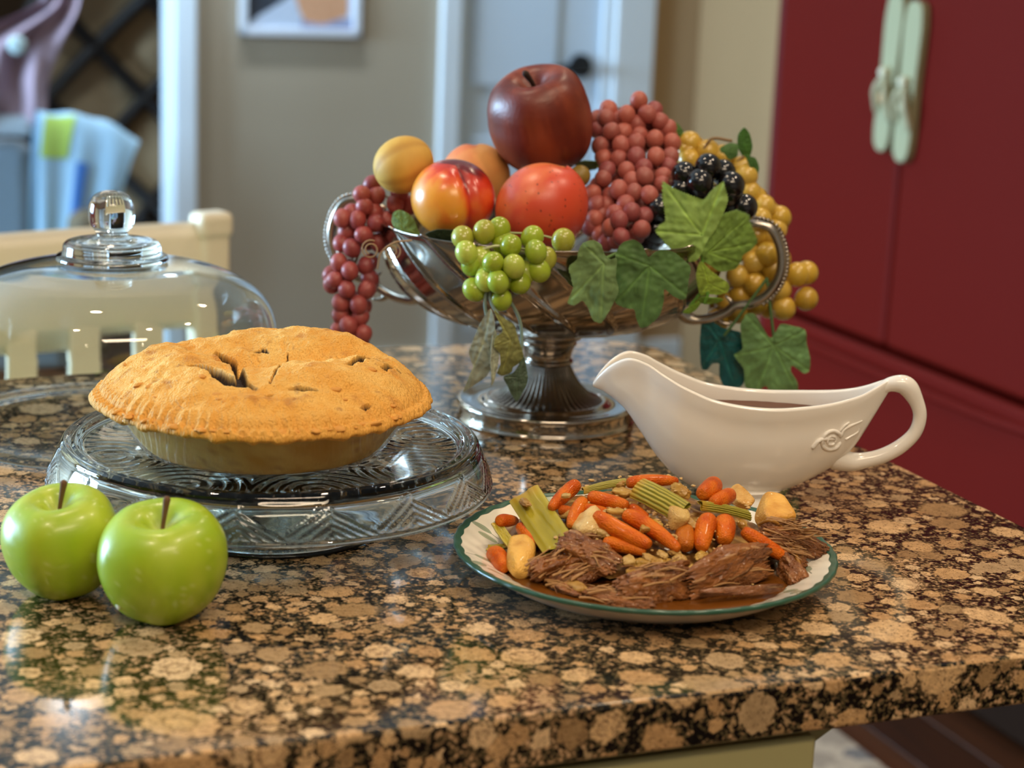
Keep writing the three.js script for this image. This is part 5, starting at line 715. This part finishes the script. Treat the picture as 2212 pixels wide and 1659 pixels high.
{
  const at = (x, y, z) => V(PLATE[0] + x / 1000, PLATE[1] + y / 1000, PLATE[2] + z / 1000);
  const wet = (c, r = 0.42, more = {}) => phys(c, r, { clearcoat: 0.14, clearcoatRoughness: 0.1, specularIntensity: 0.6, ...more });
  // a piece lying from a to b; its z axis is turned as near as can be to "up"
  function lay(name, label, category, row, up, group) {
    const a = at(row[0], row[1], row[2]), b = at(row[3], row[4], row[5]), Y = b.clone().sub(a).normalize(), Z = up.clone().addScaledVector(Y, -up.dot(Y)).normalize(), X = Y.clone().cross(Z);
    const t = thing(name, label, category, a.clone().add(b).multiplyScalar(0.5), 0, group);
    t.quaternion.setFromRotationMatrix(new THREE.Matrix4().makeBasis(X, Y, Z)); t.userData.size = undefined; delete t.userData.size;
    return [t, a.distanceTo(b), row[6] / 1000 * 1.18];
  }
  const foodBump = dataTex(256, 256, (x, y) => { const v = clamp(128 + 120 * fbm(x / 8, y / 8, 71, 4), 0, 255); return [v, v, v]; }, false);
  const UP = V(0, 1, 0.35).normalize();
  // pool of gravy and the soft mass that the pieces rest on
  const pool = thing('gravy_pool', 'thin brown gravy pooled on the white plate under the roast', 'gravy', PLATE);
  part('surface', skin(120, 16, (u, v) => { const a = u * 6.2832, R = (0.0955 + 0.006 * N(Math.cos(a) * 3, Math.sin(a) * 3, 2) + 0.013 * smooth(-0.1, 0.9, Math.sin(a))) * v; return [R * Math.cos(a), 0.0132 - 0.0011 * smooth(0.93, 1, v) * 6 * 0.3 + 0.00025 * N(R * 200, a * 4, 1), R * Math.sin(a)]; }, { closed: true }), wet(0x6a3c12, 0.16), pool);
  const Hp = (x, z) => 0.043 * (1 - ((x / 0.112) ** 2 + ((z + 0.03) / 0.092) ** 2));
  const mound = thing('stewed_mass', 'soft mass of gravy, onion and meat shreds under the vegetables', 'stew', PLATE); mound.userData.kind = 'stuff';
  part('mass', skin(120, 40, (u, v) => { const a = u * 6.2832, x = 0.100 * v * Math.cos(a), z = -0.03 + 0.082 * v * Math.sin(a), h = Math.max(-0.0005, Hp(x, z)); return [x, 0.0085 + h * 0.93 + 0.0055 * fbm(x * 70, z * 70, 3, 4), z]; }, { closed: true, colour: (u, v, p) => { const n = fbm(p[0] * 60, p[2] * 60, 9, 4), m = fbm(p[0] * 150, p[2] * 150, 19, 3); return mixc(mixc(lin(0x94642c), lin(0x66401c), clamp(0.5 + n * 2)), lin(0xd0a860), smooth(0.0, 0.28, m) * 0.85); } }), wet(0xffffff, 0.35, { vertexColors: true }), mound);

  // carrots
  const CL = [
    'thick baby carrot slanting up at the left, behind the celery trough', 'slim baby carrot standing steeply beside the pale potato chunk', 'long baby carrot lying level at the upper left of the heap', 'stubby carrot end poking out beside the pale potato chunk',
    'longest baby carrot running down the middle of the heap to the meat', 'long baby carrot just right of the longest one, reaching the meat', 'low baby carrot lying alone against the front meat, below the heap', 'dull brownish carrot stub half hidden between two bright carrots',
    'plump upright carrot left of the stubby carrot, above the meat block', 'short plump upright carrot right of another plump one, above the meat block', 'slender carrot slanting down at the far right over the meat', 'round carrot stub highest at the right, in front of the gravy boat',
    'short carrot tucked under the round stub at the upper right', 'long carrot at the very back, behind the ribbed celery', 'bright carrot lowest at the left edge, beside the potato wedge', 'small carrot piece at the back left by the leaf print',
    'carrot hidden beneath the wide celery trough at the left', 'carrot under the ribbed celery, beside the long carrots', 'tiny carrot slice wedged between the two slanting left carrots'];
  const cb = lin(0xd05a06), cd = lin(0xac4202), cl = lin(0xe07c18);
  const carrotMat = wet(0xffffff, 0.4, { specularIntensity: 0.4,  vertexColors: true, bumpMap: foodBump, bumpScale: 0.0014 });
  [[-49.1,56.5,-26.8,-64.8,47.1,-4.4,4.4],[-44.3,52.0,-1.9,-51.8,41.6,17.8,4.1],[-37.4,55.0,-4.9,-16.1,54.5,8.1,4.4],[-41.4,48.8,1.8,-29.5,49.1,8.1,3.5],[-33.9,48.4,19.9,-2.3,38.5,41.9,5.2],[-14.3,51.1,21.9,17.3,36.9,43.3,4.7],[-28.2,35.3,35.3,-4.9,32.8,42.7,4.1],[24.6,42.3,24.6,24.7,36.2,35.0,5.6],[41.0,47.8,15.3,35.8,36.7,36.8,5.7],[53.0,44.4,8.5,51.7,38.2,23.0,6.2],[67.3,40.2,14.2,95.1,24.0,15.9,4.3],[48.6,58.6,-35.8,39.1,59.7,-10.3,6.0],[59.0,54.9,-25.1,46.2,55.7,-2.5,5.0],[-11.0,62.0,-19.7,20.9,61.5,-31.1,3.8],[-103.4,15.9,10.3,-97.2,15.8,35.6,5.6],[-100.3,36.7,-0.7,-90.4,30.6,-21.4,3.8],[-85.6,29.9,-6.9,-77.9,26.2,16.2,4.3],[-10.1,51.4,7.0,-1.9,48.0,16.2,3.8],[-57.7,44.2,-5.8,-52.6,45.1,-1.7,3.3]].forEach((row, i) => {
    const [t, L0, R] = lay('baby_carrot', CL[i], 'carrot', row, UP, 'cooked baby carrots on the plate'), L = L0 + R * 1.15, r = rnd(40 + i), bend = (r() - 0.5) * 0.10 * L, tap = 0.07 + 0.16 * r();
    part('root', ball(28, 26, (d, a, b) => { const q = Math.pow(Math.sin(b), 0.42), s = R * q * (1 + tap * Math.cos(b)) * (1 + 0.035 * N(d[0] * 1.5 + i, b * 4, d[2] * 1.5)), y = -L / 2 * Math.sign(Math.cos(b)) * Math.pow(Math.abs(Math.cos(b)), 0.92); return [s * Math.cos(a) + bend * (1 - (2 * y / L) ** 2), y, -s * Math.sin(a)]; }, (u, v, p) => { const n = fbm(p[0] * 90 + i * 3, p[1] * 70, p[2] * 90, 3), e = smooth(0.12, 0.0, Math.min(v, 1 - v)); let c = mixc(mixc(cb, cl, clamp(0.3 + n * 1.6)), cd, clamp(-n * 1.8)); if (i === 7) c = mixc(c, lin(0x9a6a24), 0.4); return mixc(c, cl, e * 0.5); }), carrotMat, t);
  });
  // celery
  const celery = (L, w, ridge, seed, deep = 1.1) => { const R = w / (2 * Math.sin(deep)), th = w * 0.24; const NU = 72;
    return skin(NU * 2, 30, (u, v) => {
      const outer = u <= 0.5, q = outer ? u * 2 : 2 - u * 2, f = (q * 2 - 1) * deep, edge = Math.pow(Math.abs(q * 2 - 1), 6), y = (v - 0.5) * L * (1 + 0.02 * Math.sin(f * 3 + seed));
      const cap = 1 - Math.pow(Math.abs(v * 2 - 1), 24) * 0.25, r = outer ? R + ridge * Math.pow(Math.abs(Math.cos(q * 8.5 * Math.PI)), 0.7) * (1 - edge) : R - th * (1 - edge) * cap;
      return [r * Math.sin(f), y, R * Math.cos(deep) - r * Math.cos(f) + 0.03 * L * ((2 * v - 1) ** 2) + 0.0004 * N(f * 3, v * 6, seed)];
    }, { closed: true, flip: false, su: 4, sv: 3, colour: (u, v, p) => { const n = fbm(p[0] * 80 + seed, p[1] * 40, seed, 3), q = Math.abs(((u * 2) % 1) * 2 - 1), rib = Math.pow(Math.abs(Math.cos(((u * 2) % 1) * 8.5 * Math.PI)), 2); let c = mixc(lin(0x94881a), lin(0xb0a030), clamp(0.45 + n * 1.4)); if (ridge > 0.0005 && u < 0.5) c = mixc(lin(0x6e6c18), lin(0xc4b450), rib * 0.8); c = mixc(c, lin(0xb98e2c), smooth(0.2, 0.0, v) * 0.7); return mixc(c, lin(0xc4bc62), smooth(0.85, 1, q) * 0.5); } }); };
  const celeryMat = wet(0xffffff, 0.32, { specularIntensity: 0.6,  vertexColors: true });
  const EL = ['wide yellow green celery trough lying open at the left of the heap', 'broad ribbed celery stalk at the top centre of the heap', 'narrow ribbed celery strip at the right, above two plump carrots', 'long thin celery strip along the back edge of the heap', 'pale celery strip standing by the leaf print at the left', 'dark flat celery scrap beside the lowest left carrot', 'little green celery cube in the gravy at the front right'];
  const facing = [V(-0.25, 0.75, 0.75), V(0.1, -1, -0.5), V(0, -1, -0.5), V(0, -1, -0.3), V(0.5, 0.6, 0.7), V(0, 1, 0.3), V(0, 1, 0.3)];
  [[-83.4,46.8,-25.6,-60.5,30.5,30.4,10.0],[-5.3,63.6,1.2,21.7,53.9,16.4,8.5],[37.0,55.0,4.3,71.0,44.7,-11.2,3.8],[-42.7,54.3,-22.5,-14.0,60.3,-28.6,3.0],[-103.1,34.9,-0.2,-92.1,23.1,10.4,3.5],[-108.2,17.1,-0.2,-93.8,21.3,5.1,2.6],[58.1,12.8,68.1,61.2,12.9,60.0,3.4]].forEach((row, i) => { const [t, L, R] = lay('celery_piece', EL[i], 'celery', row, facing[i].normalize(), 'pieces of cooked celery on the plate'); part('stalk', celery(L + R * 0.5, R * 2, i === 1 || i === 2 ? 0.0011 : i === 0 ? 0.0 : 0.0006, i + 2, i === 0 ? 0.75 : 1.15), celeryMat, t); });
  // potatoes and onion: rounded many-sided lumps
  const lump = (L, R, seed, p = 9, rough = 0.03, nf = 9) => { const r = rnd(seed), planes = Array.from({ length: nf }, () => { const z = r() * 2 - 1, a = r() * 6.283, s = Math.sqrt(1 - z * z); return [s * Math.cos(a), z, s * Math.sin(a), 0.72 + 0.32 * r()]; }); planes.push([1, 0, 0, 0.95], [-1, 0, 0, 0.95], [0, 1, 0, 1], [0, -1, 0, 1], [0, 0, 1, 0.95], [0, 0, -1, 0.95]);
    return ball(40, 30, (d) => { let s = 0; for (const q of planes) { const k = d[0] * q[0] + d[1] * q[1] + d[2] * q[2]; if (k > 0) s += Math.pow(k / q[3], p); } const m = Math.pow(s, -1 / p) * (1 + rough * fbm(d[0] * 2.5 + seed, d[1] * 2.5, d[2] * 2.5, 3)); return [d[0] * m * R, d[1] * m * L / 2, d[2] * m * R * 0.85]; }, (u, v, q) => { const n = fbm(q[0] * 90 + seed, q[1] * 90, q[2] * 90, 4); return mixc([1, 1, 1], [0.72, 0.56, 0.34], clamp(0.35 + n * 1.7)); }); };
  const PL = ['golden potato wedge standing at the left front of the plate', 'golden potato wedge rising at the right in front of the gravy boat foot', 'pale potato slice at the back right behind the short carrots', 'pale crumbly potato chunk between the left carrots and the meat', 'rough beige potato lump at the foot of the ribbed celery', 'small potato sliver among the left carrots'];
  const pCol = [0xecb85a, 0xe8b052, 0xe6bc70, 0xe6c88a, 0xd8b46c, 0xe0b060];
  [[-84.3,28.4,14.6,-87.0,16.9,48.0,8.5],[87.4,44.4,-49.3,96.1,34.6,-28.1,10.3],[66.3,43.3,-75.3,77.8,34.0,-63.5,6.3],[-43.7,42.8,12.8,-35.9,37.9,26.4,9.7],[12.8,52.0,22.9,24.9,51.3,20.9,7.1],[-58.2,42.3,-6.1,-48.0,43.8,1.4,4.6]].forEach((row, i) => { const [t, L, R] = lay('potato_piece', PL[i], 'potato', row, UP, 'cooked potato pieces on the plate'); part('flesh', lump((L + R * (i === 4 ? 0.5 : 0.7)), R, 60 + i * 3, i === 3 ? 16 : 9, i > 2 ? 0.09 : 0.04, i < 2 ? 6 : 9), wet(pCol[i], 0.45, { vertexColors: true, clearcoat: 0.2, bumpMap: foodBump, bumpScale: 0.0012 }), t); });
  const onionMat = [0xd8b058, 0xd0a860, 0xc89c48, 0xdcb870].map((c) => wet(c, 0.25, { vertexColors: true, transmission: 0.25, thickness: 0 }));
  const OL = ["glossy onion piece behind the long carrots at the back of the heap", "thin onion piece against the back celery strip", "pale onion lump behind the upper end of the ribbed celery, at its right", "onion sliver across the long carrot by the pale potato chunk", "onion piece below the ribbed celery, beside a tan lump", "onion piece between the tan lump and the plump carrots", "translucent onion slice stuck on the long central carrot", "small onion scrap stuck on the slanting upper left carrot", "flat onion sliver lying between the upper carrots", "beige onion crumb sitting in the end of the celery trough", "onion piece beside the slender right carrot", "whitish fatty onion lump on the left roast ridge", "narrow onion strip at the left roast ridge", "onion lump in the gravy under the left roast ridge", "onion piece in the hollow just behind the front roast block", "onion piece left of the low carrot end above the front meat", "onion piece near the left end of the thick roast slice", "onion lump under the tip of the low central carrot", "soft onion mush lump in the middle hollow", "onion lump beside the dull carrot stub", "small onion lump above the thick roast slice", "onion bit between the two long central carrots' tips", "onion bit on the back of the front roast block", "pale onion bit in the hollow at the centre", "onion bit nearest the thick roast slice's left corner"];
  [[-22.8,57.6,-12.5,-10.3,57.5,-6.6,4.6],[-22.0,58.1,-29.3,-16.4,58.8,-25.8,3.4],[18.5,59.3,-20.7,28.9,57.1,-17.4,4.6],[-34.9,40.4,26.5,-26.0,40.5,29.5,4.3],[4.7,47.5,21.1,8.0,45.2,24.6,3.4],[26.7,47.0,16.6,32.1,44.0,21.4,3.4],[-5.0,45.4,32.7,-0.5,45.7,33.0,3.4],[-57.7,55.0,-4.1,-53.1,56.2,-2.6,2.3],[-28.2,51.9,14.9,-18.1,52.4,17.0,2.3],[-86.9,46.7,-21.4,-81.1,47.2,-6.4,3.0],[63.3,42.4,-3.0,69.2,39.3,-2.1,3.1],[-61.5,22.6,40.6,-54.8,21.8,44.4,4.6],[-46.0,22.0,50.7,-42.8,18.8,61.2,3.4],[-52.7,16.0,64.3,-44.2,15.8,79.2,5.1],[-7.4,28.7,51.5,0.4,28.1,52.3,5.1],[-17.3,27.3,52.1,-11.8,29.2,50.2,4.0],[11.6,28.1,50.8,18.4,27.2,50.9,3.4],[-3.0,31.8,50.0,1.4,31.3,51.3,3.8],[3.6,28.8,54.1,10.3,27.2,55.2,5.1],[18.4,31.7,46.8,24.0,30.0,48.0,3.8],[32.1,31.4,44.1,37.9,32.3,41.0,3.2],[14.0,34.0,43.9,19.7,33.1,43.9,2.8],[-13.2,23.6,61.3,-6.6,24.8,60.5,3.8],[7.1,33.3,47.8,11.5,32.2,49.4,3.2],[23.8,27.0,53.2,28.2,25.5,55.0,3.4]].forEach((row, i) => { const [t, L, R] = lay('onion_piece', OL[i], 'onion', row, UP, 'onion pieces scattered over the plate'); part('flesh', lump(L + R, R, 120 + i, 4, i > 16 ? 0.6 : 0.3, 7).scale(1, 1, i > 16 ? 0.7 : 0.9), onionMat[i % 4], t); });
  const crumbs = [], cr = rnd(91);
  for (let i = 0; i < 240; i++) { const mid = i > 90, x = mid ? 0.005 + (cr() * 2 - 1) * 0.045 : (cr() * 2 - 1) * 0.082, z = mid ? 0.004 + cr() * 0.034 : -0.055 + cr() * 0.12, h = Hp(x, z); if (h < -0.012) continue; const s = (mid ? 0.0009 : 0.0006) + 0.0016 * cr() * cr(); crumbs.push(ball(8, 6, (d) => s * (1 + 0.8 * N(d[0] * 2 + i, d[1] * 2, d[2] * 2))).scale(1.5, 0.6, 1).rotateY(cr() * 6).translate(x, 0.0165 + Math.max(0, h) + 0.004 * cr(), z)); }
  const cm = thing('onion_crumbs', 'tiny pale onion crumbs sprinkled over the vegetables and meat', 'crumbs', PLATE); cm.userData.kind = 'stuff';
  part('crumbs', joined(crumbs), wet(0xcaa468, 0.3), cm);
  // meat: fibrous lumps, the grain along their length
  const meat = (L, R, H, seed, grain, amp, flat = 1) => { const r = rnd(seed), planes = Array.from({ length: 8 }, () => { const z = (r() * 2 - 1) * 0.7, a = r() * 6.283, q = Math.sqrt(1 - z * z); return [q * Math.cos(a), z, q * Math.sin(a), 0.6 + 0.35 * r()]; }); planes.push([1, 0, 0, 0.95], [-1, 0, 0, 0.95], [0, 1, 0, 0.98], [0, -1, 0, 0.98], [0, 0, 1, 0.9], [0, 0, -1, 0.95]);
    return ball(190, 130, (d) => { let s = 0; for (const q of planes) { const k = d[0] * q[0] + d[1] * q[1] + d[2] * q[2]; if (k > 0) s += Math.pow(k / q[3], 9); }
      const m = Math.pow(s, -1 / 9), X = d[0] * m, Y = d[1] * m, Z = d[2] * m, w = 0.5 * fbm(X * 1.5, Y * 2, Z * 1.5 + seed, 2), rid = (k, y) => 1 - 2 * Math.abs(N((X + w) * k + seed, Y * y + 0.7 * Z, (Z + w) * k));
      const tear = Math.max(0, fbm(X * 2.4 + seed, Y * 3.2, Z * 2.4, 3) - 0.08), end = Math.pow(Math.abs(Y), 6);
      const k = m * (1 + amp * (0.5 * rid(grain, 1.1) + 0.4 * rid(grain * 2.2, 1.6) + 0.25 * rid(grain * 4.5, 2.2)) + 0.34 * fbm(X * 1.3 + seed, Y * 1.7, Z * 1.3, 3) - 0.75 * tear);
      return [d[0] * R * k, d[1] * L / 2 * (0.3 * k + 0.7 * m) * (1 + 0.3 * end * N(X * 7 + seed, Z * 7, 2)), d[2] * H * k * flat]; }, (u, v, p) => { const n = fbm(p[0] * 150 + seed, p[1] * 30, p[2] * 150, 4), m = fbm(p[0] * 40, p[1] * 40 + seed, p[2] * 40, 3), w = N(p[0] * 320, p[1] * 40, p[2] * 320 + seed); let c = mixc(lin(0x724018), lin(0x965c28), clamp(0.45 + n * 2)); c = mixc(c, lin(0x3c2010), smooth(0.1, 0.38, m)); c = mixc(c, lin(0x8e5c3a), smooth(0.05, 0.4, -m) * 0.6); return mixc(c, lin(0xc09668), smooth(0.32, 0.5, w) * 0.55); }); };
  const ML = ['ragged brown roast ridge below the celery trough and pale potato chunk', 'dark brown roast piece at the far left front, against the potato wedge', 'light torn roast piece in the gravy at the left front', 'reddish brown roast block at the very front centre of the plate', 'flat frayed roast shreds along the front edge left of centre', 'thick roast slice with straight grain under the two plump carrots', 'front face piece of meat below the thick roast slice', 'long thin pale strip of meat lying in the gravy at the front right', 'frayed shredded meat at the far right edge of the plate', 'shredded meat under the slender carrot at the right', 'dark folded meat scrap below the tip of the slender right carrot', 'low fatty meat scrap in the gravy at the left front', 'small meat piece hidden behind the roast ridge under the celery'];
  const shape = [[10, 0.085, 0.9], [10, 0.08, 0.95], [8, 0.11, 0.8], [8, 0.085, 1.0], [8, 0.12, 0.7], [15, 0.04, 0.9], [11, 0.07, 0.8], [6, 0.11, 0.8], [11, 0.14, 0.7], [11, 0.14, 0.75], [7, 0.09, 1.0], [7, 0.13, 0.5], [9, 0.1, 0.9]];
  const meatMat = wet(0xffffff, 0.5, { vertexColors: true, bumpMap: foodBump, bumpScale: 0.002, specularIntensity: 0.6, clearcoat: 0.45, clearcoatRoughness: 0.14 }), fibreMat = wet(0x7c4e26, 0.45), paleFibre = wet(0xa67a4a, 0.45);
  [[-55.0,30.3,38.2,-25.2,26.5,54.4,9.7],[-74.8,18.8,55.1,-51.7,27.8,44.2,9.1],[-61.6,16.8,66.3,-32.7,22.2,52.9,8.5],[-18.6,23.0,83.2,19.1,25.0,71.2,10.8],[-42.1,15.0,83.0,-3.5,14.9,92.3,7.4],[22.4,26.0,70.4,78.2,33.3,31.6,10.8],[32.7,18.9,70.5,78.7,19.7,35.3,7.4],[33.7,19.0,84.3,84.3,19.0,62.1,3.3],[86.8,35.0,-10.2,121.1,25.0,-0.5,9.7],[81.6,31.4,5.5,106.9,16.8,5.7,8.0],[95.5,21.0,19.5,102.8,16.0,35.2,6.8],[-63.7,14.9,67.7,-46.3,14.9,76.9,6.3],[-57.1,31.2,26.9,-35.9,36.5,29.4,6.8]].forEach((row, i) => {
    const [t, L, R] = lay('roast_meat', ML[i], 'meat', row, UP, 'pieces of pot roast on the plate'), [gr, amp, fl] = shape[i];
    part('flesh', meat(L + R * 0.7, R, R, 200 + i * 5, gr, amp, fl), meatMat, t);
    if (i === 7 || i === 10 || i === 5) return;
    const r = rnd(300 + i), n = i === 8 || i === 9 ? 22 : 11;
    for (const pale of [0, 1]) { const fib = []; for (let k = 0; k < n; k++) { const x = (r() * 2 - 1) * R * 0.8, y = (r() * 2 - 1) * L * 0.4, z = Math.sqrt(Math.max(0, 1 - (x / R) ** 2)) * R * fl * 0.86, l = 0.008 + 0.014 * r(), q = (r() - 0.5) * 0.005, up = i === 8 || i === 9 ? 0.003 + 0.007 * r() : 0.0012 * r(); fib.push(tube([[x - q, y - l / 2, z - 0.0012], [x, y, z + up * 0.4], [x + q * 2, y + l / 2, z + up - 0.0008]], (s) => (0.0005 + 0.0005 * pale) * (1 - 0.6 * s), 8, 5)); }
      part('fibres', joined(fib), pale ? paleFibre : fibreMat, t); }
  });
  const sp = thing('onion_strand', 'thin translucent strand looping over the meat at the right', 'onion', PLATE);
  const S = [[79.5,39.0,-9.9],[85.8,44.0,-2.9],[94.0,39.3,-5.3],[100.2,29.6,1.3],[103.7,22.8,16.8],[106.6,15.8,20.5]].map((p) => p.map((q) => q / 1000));
  part('strand', tube(S, (t) => 0.0011 + 0.0004 * t, 40, 8), wet(0x9a6a2a, 0.25), sp);
}

renderer.render(scene, camera);
